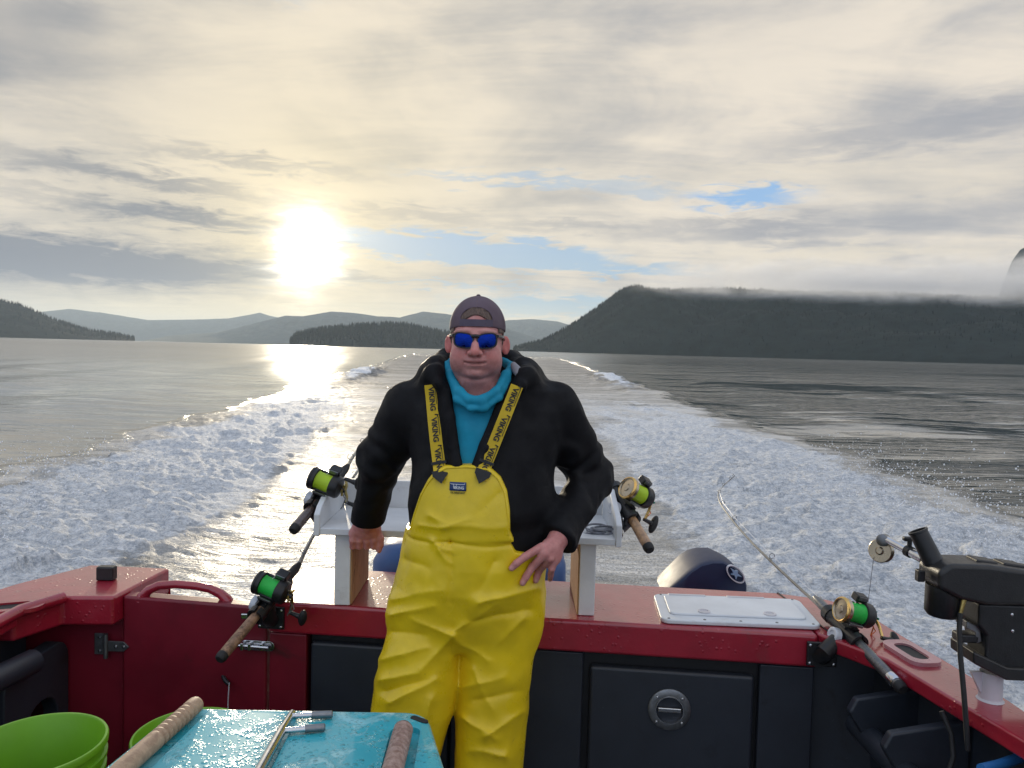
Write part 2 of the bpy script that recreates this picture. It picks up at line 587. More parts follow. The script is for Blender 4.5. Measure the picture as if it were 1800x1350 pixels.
def hill(name, prof, shore, ridge, label, mat, trees=0, th=22.0, rough=1.0, seed=0, back=0.6, treeband=(0.0, 1.0), nx=260):
    """a ridge whose skyline runs through prof (pixel pairs): shore and ridge give the distance of the
    waterline and of the crest along the profile; the hill falls off behind the crest as well"""
    pxs = np.array([q[0] for q in prof], float)
    pys = np.array([q[1] for q in prof], float)
    px = np.linspace(pxs[0], pxs[-1], nx)
    py = np.interp(px, pxs, pys)
    u = np.linspace(0, 1, nx)
    ds = np.interp(u, np.linspace(0, 1, len(shore)), shore)
    dr = np.interp(u, np.linspace(0, 1, len(ridge)), ridge)
    hz = 675 - FPX * math.tan(PITCH) + (px - 900) * math.tan(ROLL)
    tanx = (px - 900) / FPX
    H = np.maximum((hz - py) / FPX * dr + CAMZ, 0.5)
    H = H * (1 + 0.012 * rough * fbm(px * 0.05, px * 0 + seed, 0.5, 4))
    nt = 40
    tt = np.linspace(0, 1, nt)
    tb = np.linspace(0, 1, 10)[1:]
    rows = []
    for k in tt:
        d = ds + (dr - ds) * k
        z = H * (k ** 0.85) - 2.0 * (1 - k)
        z = z * (1 + 0.16 * rough * fbm(tanx * d * 0.004, d * 0.004, seed, 5) * math.sin(math.pi * k) * 2)
        lim = (H + CAMZ * 0) * d / dr * 0.985              # keep the face below the sight line of the crest
        z = np.where(k < 0.999, np.minimum(z, lim), z)
        rows.append(np.stack([tanx * d, d, z], -1))
    for k in tb:
        d = dr * (1 + back * k)
        rows.append(np.stack([tanx * d, d, H * (1 - k) ** 1.3 - 30 * k], -1))
    V = np.array(rows)
    nr = V.shape[0]
    i = np.arange(nr - 1)[:, None] * nx + np.arange(nx - 1)[None, :]
    F = np.stack([i, i + 1, i + nx + 1, i + nx], -1).reshape(-1, 4)
    me = npmesh(name, V.reshape(-1, 3), F)
    o = link(name, me, mat)
    tag(o, label, kind='structure')
    if trees:
        rs = np.random.RandomState(seed + 11)
        uu = rs.rand(trees)
        kk = treeband[0] + (treeband[1] - treeband[0]) * rs.rand(trees) ** 0.6
        half = rs.rand(trees) < 0.45
        kk = np.where(half, 0.94 + 0.06 * rs.rand(trees), kk)   # many stand on the crest
        fi = uu * (nx - 1)
        i0 = np.clip(fi.astype(int), 0, nx - 2)
        fx = fi - i0
        fk = kk * (nt - 1)
        k0 = np.clip(fk.astype(int), 0, nt - 2)
        fy = fk - k0
        P = (V[k0, i0] * ((1 - fx) * (1 - fy))[:, None] + V[k0, i0 + 1] * (fx * (1 - fy))[:, None] +
             V[k0 + 1, i0] * ((1 - fx) * fy)[:, None] + V[k0 + 1, i0 + 1] * (fx * fy)[:, None])
        hh = th * (0.55 + 0.75 * rs.rand(trees) ** 1.5)
        rad = hh * (0.13 + 0.08 * rs.rand(trees))
        vs, fs = [], []
        ns = 6
        a = np.arange(ns) / ns * 2 * np.pi
        for lvl, (zb, zt, rb) in enumerate(((0.0, 0.62, 1.0), (0.34, 1.0, 0.66))):
            base = np.stack([np.cos(a)[None] * (rad * rb)[:, None] + P[:, :1], np.sin(a)[None] * (rad * rb)[:, None] + P[:, 1:2],
                             np.broadcast_to((P[:, 2] + hh * zb - 1.0)[:, None], (trees, ns))], -1)
            base[..., 2] += (rs.rand(trees, ns) - 0.5) * (hh * 0.14)[:, None]
            top = np.stack([P[:, 0], P[:, 1], P[:, 2] + hh * zt], -1)[:, None]
            off = lvl * trees * (ns + 1)
            vs.append(np.concatenate([base, top], 1).reshape(-1, 3))
            b0 = off + np.arange(trees)[:, None] * (ns + 1)
            j = np.arange(ns)[None]
            fs.append(np.stack([b0 + j, b0 + (j + 1) % ns, np.broadcast_to(b0 + ns, (trees, ns))], -1).reshape(-1, 3))
        fm = npmesh('conifer_forest', np.concatenate(vs), np.concatenate(fs), smooth=False)
        fo = link('conifer_forest', fm, GREEN)
        tag(fo, 'dense conifer forest covering the ' + label.split(' ', 1)[1] if False else None, None, None, 'stuff')
        return o, fo
    return o, None


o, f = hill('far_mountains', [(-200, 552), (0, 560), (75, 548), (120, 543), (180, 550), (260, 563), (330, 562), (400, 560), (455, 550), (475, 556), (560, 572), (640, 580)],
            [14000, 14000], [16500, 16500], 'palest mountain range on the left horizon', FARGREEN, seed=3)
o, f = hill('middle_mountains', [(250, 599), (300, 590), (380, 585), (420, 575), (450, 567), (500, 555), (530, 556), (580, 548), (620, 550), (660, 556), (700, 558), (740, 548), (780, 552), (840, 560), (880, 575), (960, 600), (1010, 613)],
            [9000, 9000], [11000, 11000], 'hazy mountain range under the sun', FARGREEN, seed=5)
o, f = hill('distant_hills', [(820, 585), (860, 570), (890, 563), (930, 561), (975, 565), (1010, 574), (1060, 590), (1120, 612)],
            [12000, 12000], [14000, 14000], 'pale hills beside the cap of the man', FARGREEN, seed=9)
o, f = hill('headland', [(-420, 505), (-200, 520), (-60, 522), (0, 530), (30, 535), (60, 548), (100, 565), (150, 580), (200, 588), (236, 595)],
            [2600, 4200], [4200, 4600], 'dark wooded headland at the left edge', GREEN, trees=2600, th=20, seed=12)
tag(f, 'conifers covering the headland at the left edge', 'forest', None, 'stuff')
o, f = hill('wooded_island', [(508, 601), (520, 590), (560, 582), (620, 575), (680, 572), (720, 575), (760, 584), (800, 592), (850, 601), (880, 610)],
            [3300, 3300], [3700, 3700], 'low wooded island left of the man', GREEN, trees=2600, th=24, seed=15, back=0.25)
tag(f, 'conifers covering the low island left of the man', 'forest', None, 'stuff')
o, f = hill('forested_mountain', [(900, 613), (925, 606), (950, 600), (1000, 573), (1050, 538), (1085, 511), (1110, 503), (1150, 511), (1250, 507), (1400, 513), (1550, 516), (1700, 522), (1800, 524), (2000, 520), (2300, 515), (2700, 540)],
            [2800, 2500, 2100, 1800, 1650, 1600, 1600], [3000, 3000, 3000, 2900, 2800, 2800, 2800], 'big dark forested mountain on the right', GREEN, trees=12000, th=12, rough=1.6, seed=21, nx=420)
tag(f, 'conifers covering the big mountain on the right', 'forest', None, 'stuff')

o, f = hill('high_peak', [(1735, 560), (1752, 505), (1766, 462), (1780, 440), (1800, 432), (1840, 426), (1900, 430), (2000, 452), (2150, 490), (2350, 545)],
            [3900, 3900], [4300, 4300], 'high dark peak above the cloud at the right edge', GREEN, seed=33)

# ------------------------------------------------------------------ haze
def build_haze():
    x, y0, y1, z0, z1 = 20500, -19900, 27000, -3.0, 740.0
    V = [(-x, y0, z0), (x, y0, z0), (x, y1, z0), (-x, y1, z0), (-x, y0, z1), (x, y0, z1), (x, y1, z1), (-x, y1, z1)]
    F = [(0, 3, 2, 1), (4, 5, 6, 7), (0, 1, 5, 4), (1, 2, 6, 5), (2, 3, 7, 6), (3, 0, 4, 7)]
    me = npmesh('haze', V, F, False)
    m = bpy.data.materials.new('haze_air')
    m.use_nodes = True
    t = m.node_tree
    t.nodes.clear()
    v = t.nodes.new('ShaderNodeVolumePrincipled')
    v.inputs['Color'].default_value = (0.74, 0.87, 1.0, 1)
    v.inputs['Density'].default_value = 3.5e-5
    v.inputs['Anisotropy'].default_value = 0.35
    out = t.nodes.new('ShaderNodeOutputMaterial')
    t.links.new(v.outputs[0], out.inputs['Volume'])
    o = link('haze', me, m)
    tag(o, 'pale morning haze in the air', None, None, 'stuff')


build_haze()


# ------------------------------------------------------------------ cloud lying along the mountain's crest
def build_low_cloud():
    x0, x1, y0, y1, z0, z1 = 330, 3000, 2050, 2780, 175, 345
    V = [(x0, y0, z0), (x1, y0, z0), (x1, y1, z0), (x0, y1, z0), (x0, y0, z1), (x1, y0, z1), (x1, y1, z1), (x0, y1, z1)]
    F = [(0, 3, 2, 1), (4, 5, 6, 7), (0, 1, 5, 4), (1, 2, 6, 5), (2, 3, 7, 6), (3, 0, 4, 7)]
    me = npmesh('low_cloud', V, F, False)
    m = bpy.data.materials.new('cloud_vapour')
    m.use_nodes = True
    t = m.node_tree
    t.nodes.clear()
    g = t.nodes.new('ShaderNodeNewGeometry')
    p = E(t, g.outputs['Position'])
    x, y, z = sep(p)
    big = noise(mapping(p, (0.0022, 0.002, 0.005)), 1.0, 5, 0.6, 0.3)
    puff = noise(mapping(p, (0.010, 0.010, 0.016)), 1.0, 5, 0.62, 0.4)
    base = (x * -0.010 + 206.0) + (puff - 0.5) * 75.0 + (big - 0.5) * 90.0
    top = (x * 0.036 + 236.0) + (puff - 0.5) * 95.0 + (big - 0.5) * 120.0 + 12.0
    prof = ((z - base) * (1 / 22.0)).clip() * ((top - z) * (1 / 14.0)).clip()
    ends = x.ss(340, 700) * y.ss(2050, 2160) * y.ss(2780, 2650) * x.ss(3000, 2700)
    dens = prof * ends * (big.ss(0.30, 0.55)) * puff.ss(0.34, 0.56) * 0.006
    v = t.nodes.new('ShaderNodeVolumePrincipled')
    v.inputs['Color'].default_value = (1.0, 1.0, 1.0, 1)
    v.inputs['Anisotropy'].default_value = 0.35
    t.links.new(dens.o, v.inputs['Density'])
    out = t.nodes.new('ShaderNodeOutputMaterial')
    t.links.new(v.outputs[0], out.inputs['Volume'])
    o = link('low_cloud', me, m)
    tag(o, 'bank of low cloud lying along the crest of the big mountain', None, None, 'stuff')


build_low_cloud()

# ------------------------------------------------------------------ mesh building
class MB:
    def __init__(s):
        s.v, s.f, s.m = [], [], []
        s.cur = 0

    def add(s, vs, fs):
        o = len(s.v)
        s.v += [Vector(x) for x in vs]
        for q in fs:
            s.f.append(tuple(o + i for i in q))
            s.m.append(s.cur)

    def box(s, c, size, rot=None):
        a, b, d = (x / 2 for x in size)
        vs = [Vector((x, y, z)) for z in (-d, d) for x, y in ((-a, -b), (a, -b), (a, b), (-a, b))]
        if rot is not None:
            vs = [rot @ q for q in vs]
        c = Vector(c)
        s.add([q + c for q in vs], [(3, 2, 1, 0), (4, 5, 6, 7), (0, 1, 5, 4), (1, 2, 6, 5), (2, 3, 7, 6), (3, 0, 4, 7)])
        return s

    def hexa(s, lo, hi):               # two matching loops of points
        n = len(lo)
        s.add(list(lo) + list(hi), [tuple(range(n))[::-1], tuple(range(n, 2 * n))] +
              [(i, (i + 1) % n, n + (i + 1) % n, n + i) for i in range(n)])
        return s

    def plate(s, pts, t):              # plan polygon, extruded down by t
        return s.hexa([Vector(p) - Vector((0, 0, t)) for p in pts], [Vector(p) for p in pts])

    def prism(s, pts, d):              # any planar loop pushed along d
        d = Vector(d)
        return s.hexa([Vector(p) for p in pts], [Vector(p) + d for p in pts])

    def tube(s, path, r, n=10, cap=True, flat=None):
        path = [Vector(p) for p in path]
        if not isinstance(r, (list, tuple)):
            r = [r] * len(path)
        up = None
        rings = []
        for i, p in enumerate(path):
            a = path[max(i - 1, 0)]
            b = path[min(i + 1, len(path) - 1)]
            d = (b - a).normalized()
            if up is None:
                up = d.orthogonal().normalized() if flat is None else Vector(flat)
            up = (up - d * up.dot(d)).normalized()
            w = d.cross(up)
            k = (1, 1) if flat is None else (1, 1)
            rings.append([p + up * (r[i] * math.cos(2 * math.pi * j / n)) + w * (r[i] * math.sin(2 * math.pi * j / n)) for j in range(n)])
        vs = [q for ri in rings for q in ri]
        fs = []
        for i in range(len(rings) - 1):
            for j in range(n):
                k = (j + 1) % n
                fs.append((i * n + j, i * n + k, (i + 1) * n + k, (i + 1) * n + j))
        if cap:
            fs.append(tuple(range(n))[::-1])
            fs.append(tuple(range((len(rings) - 1) * n, len(rings) * n)))
        s.add(vs, fs)
        return s

    def lathe(s, c, axis, prof, n=24, up=None, cap=True):      # prof: (distance along axis, radius)
        c, axis = Vector(c), Vector(axis).normalized()
        u = axis.orthogonal().normalized() if up is None else (Vector(up) - axis * Vector(up).dot(axis)).normalized()
        w = axis.cross(u)
        vs, fs = [], []
        for a, r in prof:
            for j in range(n):
                t = 2 * math.pi * j / n
                vs.append(c + axis * a + u * (r * math.cos(t)) + w * (r * math.sin(t)))
        for i in range(len(prof) - 1):
            for j in range(n):
                k = (j + 1) % n
                fs.append((i * n + j, i * n + k, (i + 1) * n + k, (i + 1) * n + j))
        if cap:
            fs.append(tuple(range(n))[::-1])
            fs.append(tuple(range((len(prof) - 1) * n, len(prof) * n)))
        s.add(vs, fs)
        return s

    def ball(s, c, r, n=12, sc=(1, 1, 1)):
        c = Vector(c)
        prof = [(-r * math.cos(math.pi * i / 8), max(1e-4, r * math.sin(math.pi * i / 8))) for i in range(9)]
        k = len(s.v)
        s.lathe((0, 0, 0), (0, 0, 1), prof, n)
        for i in range(k, len(s.v)):
            q = s.v[i]
            s.v[i] = c + Vector((q.x * sc[0], q.y * sc[1], q.z * sc[2]))
        return s

    def build(s, name, mat, parent=None, bevel=0.0, seg=2, smooth=40, sub=0):
        me = bpy.data.meshes.new(name)
        me.from_pydata([tuple(q) for q in s.v], [], s.f)
        me.update()
        bm = bmesh.new()
        bm.from_mesh(me)
        bmesh.ops.recalc_face_normals(bm, faces=bm.faces)
        bm.to_mesh(me)
        bm.free()
        o = link(name, me, mat, parent)
        if len(set(s.m)) > 1:
            me.polygons.foreach_set('material_index', s.m)
        me.polygons.foreach_set('use_smooth', [True] * len(me.polygons))
        if bevel:
            bv = o.modifiers.new('bevel', 'BEVEL')
            bv.width = bevel
            bv.segments = seg
            bv.limit_method = 'ANGLE'
            bv.angle_limit = R(30)
            bv.harden_normals = True
        else:
            me.set_sharp_from_angle(angle=R(smooth))
        if sub:
            sb = o.modifiers.new('sub', 'SUBSURF')
            sb.levels = sb.render_levels = sub
        return o


def rrect(c, u, v, a, b, r, n=5):      # rounded rectangle loop: centre, axes, half sizes
    c, u, v = Vector(c), Vector(u).normalized(), Vector(v).normalized()
    out = []
    for sx, sy, t0 in ((1, 1, 0), (-1, 1, 90), (-1, -1, 180), (1, -1, 270)):
        for i in range(n + 1):
            t = R(t0 + 90 * i / n)
            out.append(c + u * (sx * (a - r) + r * math.cos(t)) + v * (sy * (b - r) + r * math.sin(t)))
    return out


def text_mesh(body, size, depth=0.0005, bold=0.0, shear=0.0, align='CENTER'):
    cu = bpy.data.curves.new('lettering', 'FONT')
    cu.body = body
    cu.size = size
    cu.extrude = depth
    cu.offset = bold
    cu.shear = shear
    cu.align_x = align
    cu.align_y = 'CENTER'
    ob = bpy.data.objects.new('lettering_source', cu)
    COL.objects.link(ob)
    dg = bpy.context.evaluated_depsgraph_get()
    me = bpy.data.meshes.new_from_object(ob.evaluated_get(dg))
    v = np.empty(len(me.vertices) * 3, np.float32)
    me.vertices.foreach_get('co', v)
    fs = [tuple(p.vertices) for p in me.polygons]
    bpy.data.objects.remove(ob)
    bpy.data.curves.remove(cu)
    bpy.data.meshes.remove(me)
    return v.reshape(-1, 3), fs


# ------------------------------------------------------------------ boat materials
RED = pbr('red_gelcoat', (0.32, 0.011, 0.028), 0.34, mott=0.14, mscale=7, coat=0.9, wet=0.5, bmp=0.12, bscale=90,
          dirt=(0.19, 0.03, 0.035), dscale=5, dthr=(0.58, 0.76), marks=(0.55, 0.40, 0.40))
REDIN = pbr('red_paint', (0.17, 0.008, 0.020), 0.42, mott=0.16, mscale=5, bmp=0.08, bscale=60, dirt=(0.07, 0.012, 0.015), dscale=4, marks=(0.30, 0.14, 0.14))
GREY = pbr('grey_paint', (0.022, 0.027, 0.037), 0.45, mott=0.12, mscale=4, bmp=0.06, bscale=160, dirt=(0.014, 0.016, 0.019), dscale=5, marks=(0.12, 0.13, 0.14))
DARK = pbr('dark_recess', (0.008, 0.009, 0.011), 0.6, mott=0.2)
DECK = pbr('deck_nonskid', (0.10, 0.105, 0.11), 0.8, mott=0.25, bmp=0.5, bscale=220)
WHITEP = pbr('white_painted_wood', (0.68, 0.70, 0.72), 0.38, mott=0.08, mscale=7, bmp=0.12, bscale=50, dirt=(0.42, 0.40, 0.36), dscale=7, dthr=(0.60, 0.78), marks=(0.25, 0.22, 0.19))
HATCHW = pbr('white_plastic', (0.66, 0.69, 0.72), 0.42, mott=0.05, bmp=0.05, bscale=300, dirt=(0.50, 0.51, 0.52), dscale=5)
BLACKP = pbr('black_plastic', (0.010, 0.0105, 0.012), 0.42, mott=0.3, mscale=20, bmp=0.12, bscale=300)
BLACKR = pbr('black_rubber', (0.012, 0.012, 0.013), 0.65, mott=0.3, mscale=20)
STEEL = pbr('stainless_steel', (0.62, 0.63, 0.65), 0.22, 1.0, mott=0.06, mscale=20)
DULLSTEEL = pbr('dull_steel', (0.22, 0.23, 0.24), 0.42, 0.9, mott=0.2, mscale=30)
GOLD = pbr('gold_anodised', (0.75, 0.48, 0.16), 0.28, 1.0, mott=0.1, mscale=30)
BRASS = pbr('brass', (0.55, 0.42, 0.15), 0.35, 1.0, mott=0.2, mscale=40)
WHITEK = pbr('white_knob', (0.60, 0.63, 0.68), 0.4, mott=0.08, mscale=30)
GREYPL = pbr('pale_grey_plastic', (0.55, 0.54, 0.57), 0.4, mott=0.06)


def plywood():
    m, t, b = material('bare_plywood')
    p = objco(t)
    g = noise(mapping(p, (18, 18, 2.2)), 3.0, 5, 0.6, 0.8)
    c = mix(g.ss(0.3, 0.7), (0.36, 0.20, 0.10), (0.52, 0.33, 0.18))
    st = noise(p, 16, 5, 0.7, 0.4).ss(0.62, 0.70)
    c = mix(st, c, (0.10, 0.045, 0.02))
    setin(t, b, 'Base Color', c)
    b.inputs['Roughness'].default_value = 0.7
    bump(t, b, g, 0.2, 0.003)
    return m


PLY = plywood()

# ------------------------------------------------------------------ the boat
ZT = 1.14                                 # top of the coaming; the deck lies at 0.35
ZD = 0.35
boat = empty('fishing_boat', (-0.2, 1.5, ZD), 'red fishing boat seen from its cockpit, with grey lockers in the stern', 'boat')
P = lambda x, y, z: Vector((x, y, z))

# plan lines of the transom (front edge, back edge)
FL, FR = P(-0.795, 2.50, ZT), P(0.975, 2.325, ZT)
BL, BR = P(-0.80, 2.92, ZT), P(1.00, 2.745, ZT)


def fr(u, z, off=0.0):                    # a point on the transom's inner face, u from 0 (left) to 1 (right)
    q = FL.lerp(FR, u)
    nrm = Vector((FR.y - FL.y, -(FR.x - FL.x), 0)).normalized()
    return Vector((q.x, q.y, z)) + nrm * off


TN = Vector((FR.y - FL.y, -(FR.x - FL.x), 0)).normalized()     # towards the camera
TU = (FR - FL).normalized()

# transom coaming: a broad red cap
MB().hexa([P(FL.x, FL.y, ZT - 0.105), P(FR.x, FR.y, ZT - 0.105), P(BR.x, BR.y, ZT - 0.105), P(BL.x, BL.y, ZT - 0.105)],
          [FL, FR, BR, BL]).build('transom_cap', RED, boat, bevel=0.012, seg=3)
# the grey bulkhead below it, its panels and the red post beside the door
m = MB()
a, b_ = fr(0.075, 0, -0.05), fr(1.0, 0, -0.05)
m.hexa([P(a.x, a.y, ZD), P(b_.x, b_.y, ZD), P(b_.x, b_.y + 0.3, ZD), P(a.x, a.y + 0.3, ZD)],
       [P(a.x, a.y, ZT - 0.107), P(b_.x, b_.y, ZT - 0.107), P(b_.x, b_.y + 0.3, ZT - 0.107), P(a.x, a.y + 0.3, ZT - 0.107)])
m.build('bulkhead', DARK, boat)
m = MB()
a, b_ = fr(0.0, 0, -0.012), fr(0.073, 0, -0.012)
m.hexa([P(a.x, a.y, ZD), P(b_.x, b_.y, ZD), P(b_.x, b_.y + 0.36, ZD), P(a.x, a.y + 0.36, ZD)],
       [P(a.x, a.y, ZT - 0.108), P(b_.x, b_.y, ZT - 0.108), P(b_.x, b_.y + 0.36, ZT - 0.108), P(a.x, a.y + 0.36, ZT - 0.108)])
m.build('door_post', REDIN, boat, bevel=0.006)


def panel(name, u0, u1, z0, z1, off, th, mat, bevel=0.01):
    a, b_ = fr(u0, 0, off), fr(u1, 0, off)
    c, d = fr(u0, 0, off - th), fr(u1, 0, off - th)
    return MB().hexa([P(a.x, a.y, z0), P(b_.x, b_.y, z0), P(d.x, d.y, z0), P(c.x, c.y, z0)],
                     [P(a.x, a.y, z1), P(b_.x, b_.y, z1), P(d.x, d.y, z1), P(c.x, c.y, z1)]).build(name, mat, boat, bevel=bevel)


panel('grey_panel', 0.35, 0.592, ZD + 0.01, ZT - 0.112, -0.022, 0.03, GREY, 0.006)
panel('grey_panel', 0.905, 0.999, ZD + 0.01, ZT - 0.112, -0.022, 0.03, GREY, 0.006)
panel('locker_door', 0.078, 0.345, ZD + 0.05, ZT - 0.135, -0.020, 0.03, GREY, 0.012)
ld = panel('locker_door', 0.604, 0.896, ZD + 0.05, ZT - 0.150, -0.012, 0.035, GREY, 0.012)
ld['label'] = 'grey locker door with a round chrome latch'
# round flush latch of the right-hand locker
lc = fr(0.748, 0.868, -0.010)
lat = MB().lathe(lc, TN, [(0.0, 0.067), (0.006, 0.067), (0.009, 0.062), (0.009, 0.046)], 40, cap=False)
lo = lat.build('latch_ring', DULLSTEEL, ld)
MB().lathe(lc, TN, [(0.0095, 0.046), (0.0125, 0.045), (0.0125, 0.0425), (-0.004, 0.041), (-0.014, 0.029), (-0.016, 0.001)], 40, cap=False).build('latch_cup', STEEL, ld)
MB().box(lc + TN * 0.006, (0.074, 0.010, 0.014), Matrix.Rotation(math.atan2(TU.y, TU.x), 3, 'Z')).build('latch_pull', STEEL, ld, bevel=0.003)
for ang_ in (45, 135, 225, 315):
    q = lc + TN * 0.009 + TU * (0.056 * math.cos(R(ang_))) + P(0, 0, 0.056 * math.sin(R(ang_)))
    MB().lathe(q, TN, [(0, 0.0055), (0.002, 0.0045), (0.003, 0.001)], 10).build('screw', STEEL, ld)

# white inspection hatch on the cap
hq = [G(1143, 1043, ZT + 0.016), G(1408, 1052, ZT + 0.016), G(1441, 1101, ZT + 0.016), G(1168, 1088, ZT + 0.016)]
hc = (hq[0] + hq[1] + hq[2] + hq[3]) / 4
hu = ((hq[1] + hq[2]) / 2 - (hq[0] + hq[3]) / 2)
hv = ((hq[0] + hq[1]) / 2 - (hq[2] + hq[3]) / 2)
ha, hb = hu.length / 2, hv.length / 2
hz_ = Vector((0, 0, 1))
hu.normalize(); hv.normalize()
hat = MB().hexa([q - hz_ * 0.015 for q in rrect(hc, hu, hv, ha, hb, 0.03)], rrect(hc, hu, hv, ha, hb, 0.03)).build('hatch_frame', HATCHW, boat, bevel=0.005)
hat['label'] = 'white rectangular inspection hatch screwed to the red transom'
MB().hexa([q + hz_ * 0.0005 for q in rrect(hc + hv * 0.012, hu, hv, ha - 0.032, hb - 0.034, 0.02)],
          [q + hz_ * 0.006 for q in rrect(hc + hv * 0.012, hu, hv, ha - 0.034, hb - 0.036, 0.02)]).build('hatch_lid', HATCHW, hat, bevel=0.002)
for s_ in (-0.42, 0.42):
    q = hc + hu * (ha * s_) - hv * (hb * 0.45) + hz_ * 0.0062
    MB().lathe(q, hz_, [(0, 0.021), (0.003, 0.020), (0.003, 0.014), (0.001, 0.013), (0.001, 0.001)], 28, cap=False).build('turn_latch', GREYPL, hat)
for s_ in (-0.55, 0.25):
    q = hc + hu * (ha * s_) + hv * (hb * 0.80) + hz_ * 0.004
    MB().box(q, (0.13, 0.014, 0.008), Matrix.Rotation(math.atan2(hu.y, hu.x), 3, 'Z')).build('hinge', GREYPL, hat, bevel=0.002)
for i in range(5):
    for s_ in (-1, 1):
        q = hc + hu * (ha * (-0.9 + 0.45 * i)) + hv * (s_ * (hb - 0.013)) + hz_ * 0.0
        MB().lathe(q, hz_, [(0, 0.005), (0.0015, 0.004)], 8).build('screw', DULLSTEEL, hat)
# a seam in the cap where the transom meets the quarter
MB().box(P(1.005, 2.54, ZT + 0.0005), (0.006, 0.40, 0.003), Matrix.Rotation(R(4), 3, 'Z')).build('seam', DARK, boat)

# right side: quarter and gunwale
RO = [G(1457, 1054, ZT), G(1512, 1070, ZT), G(1587, 1117, ZT), G(1673, 1167, ZT), G(1770, 1228, ZT), P(1.31, 1.2, ZT), P(1.33, 0.2, ZT), P(1.30, -1.0, ZT)]
RI = [P(0.977, 2.746, ZT), P(0.977, 2.34, ZT), G(1560, 1160, ZT), G(1677, 1230, ZT), G(1800, 1303, ZT), P(1.13, 1.2, ZT), P(1.15, 0.2, ZT), P(1.12, -1.0, ZT)]


def strip(L, Rr_, t):
    m = MB()
    n = len(L)
    lo = [q - hz_ * t for q in L], [q - hz_ * t for q in Rr_]
    vs = list(L) + list(Rr_) + lo[0] + lo[1]
    fs = []
    for i in range(n - 1):
        fs += [(i, i + 1, n + i + 1, n + i), (2 * n + i, 3 * n + i, 3 * n + i + 1, 2 * n + i + 1),
               (i, 2 * n + i, 2 * n + i + 1, i + 1), (n + i, n + i + 1, 3 * n + i + 1, 3 * n + i)]
    fs += [(0, n, 3 * n, 2 * n), (n - 1, 3 * n - 1, 4 * n - 1, 2 * n - 1)]
    m.add(vs, fs)
    return m


gr = strip(RO, RI, 0.045).build('gunwale', RED, boat, bevel=0.008, seg=3)
# hull sides, outside and inside liners
m = MB()
out_r = [q + P(0.004, 0, -0.045) for q in RO]
low_r = [P(q.x - 0.10, q.y, -0.25) for q in RO]
for i in range(len(RO) - 1):
    m.add([out_r[i], out_r[i + 1], low_r[i + 1], low_r[i]], [(0, 1, 2, 3)])
m.build('hull_side', RED, boat)
m = MB()
RL = [P(0.985, 2.40, ZT), P(1.16, 2.34, ZT), RI[3] + P(0.10, 0, 0)] + [q + P(0.10, 0, 0) for q in RI[4:]]
for i in range(len(RL) - 1):
    p0, p1 = RL[i] - hz_ * 0.0465, RL[i + 1] - hz_ * 0.0465
    m.add([p0, p1, P(p1.x, p1.y, ZD), P(p0.x, p0.y, ZD)], [(0, 1, 2, 3)])
m.build('side_liner', GREY, boat)
# the rod storage brackets below the right gunwale
for yy in (1.95, 2.15):
    m = MB()
    m.prism([P(1.02, yy, 1.02), P(1.23, yy, 1.06), P(1.23, yy, 0.70), P(1.17, yy, 0.70), P(1.12, yy, 0.86), P(1.05, yy, 0.90), P(1.00, yy, 0.98)], (0, 0.03, 0))
    m.build('side_bracket', GREY, boat, bevel=0.008)
MB().tube([P(1.06, 1.2, 0.93), P(1.06, 1.7, 0.92), P(1.07, 2.25, 0.90)], 0.035, 14).build('side_rail', GREY, boat)
# cup-shaped rod holder set in the right gunwale
rc = G(1602, 1144, ZT + 0.011)
rd = (G(1640, 1168, ZT) - G(1565, 1122, ZT)).normalized()
rw = Vector((rd.y, -rd.x, 0))
ring = MB()
outer = rrect(rc, rd, rw, 0.088, 0.048, 0.035)
inner = rrect(rc, rd, rw, 0.060, 0.026, 0.025)
n_ = len(outer)


def ring_plate(o_, i_, t):
    m = MB()
    n = len(o_)
    vs = list(o_) + list(i_) + [q - hz_ * t for q in o_] + [q - hz_ * t for q in i_]
    fs = []
    for i in range(n):
        j = (i + 1) % n
        fs += [(i, j, n + j, n + i), (i, 2 * n + i, 2 * n + j, j), (n + i, n + j, 3 * n + j, 3 * n + i)]
    m.add(vs, fs)
    return m


rh = ring_plate(outer, inner, 0.014).build('flush_rod_holder', pbr('pink_flange', (0.45, 0.22, 0.24), 0.3, coat=0.3), boat)
MB().hexa([q - hz_ * 0.013 for q in inner], [q - hz_ * 0.006 for q in inner]).build('holder_well', DARK, rh)

# left quarter, gunwale and transom door
LT = ZT
lq = [G(0, 1053, LT), G(160, 992, LT), G(299, 998, LT), G(200, 1049, LT), G(109, 1049, LT), G(0, 1112, LT)]
yo = lq[0]
quarter = [P(-1.80, 2.35, LT), P(-1.72, 2.62, LT), lq[1], lq[2], lq[3], lq[4], P(-1.55, 2.35, LT)]
MB().plate(quarter, 0.10).build('quarter_deck', RED, boat, bevel=0.012, seg=3)
LO_ = [P(-1.80, 2.349, LT), P(-1.84, 1.4, LT), P(-1.84, 0.2, LT), P(-1.78, -1.0, LT)]
LI_ = [P(-1.53, 2.349, LT), P(-1.53, 1.4, LT), P(-1.53, 0.2, LT), P(-1.50, -1.0, LT)]
strip(LI_, LO_, 0.05).build('gunwale', RED, boat, bevel=0.012, seg=3)
lip = MB().tube([lq[4] + P(0.004, -0.004, -0.002), P(-1.528, 2.349, LT + 0.002), P(-1.526, 1.4, LT + 0.002)], 0.020, 12)
lip.build('gunwale_lip', RED, boat)
m = MB()
hl = [P(-1.80, -1.0, 0), P(-1.84, 0.2, 0), P(-1.84, 1.4, 0), P(-1.80, 2.35, 0), P(-1.72, 2.62, 0), lq[1], lq[2]]
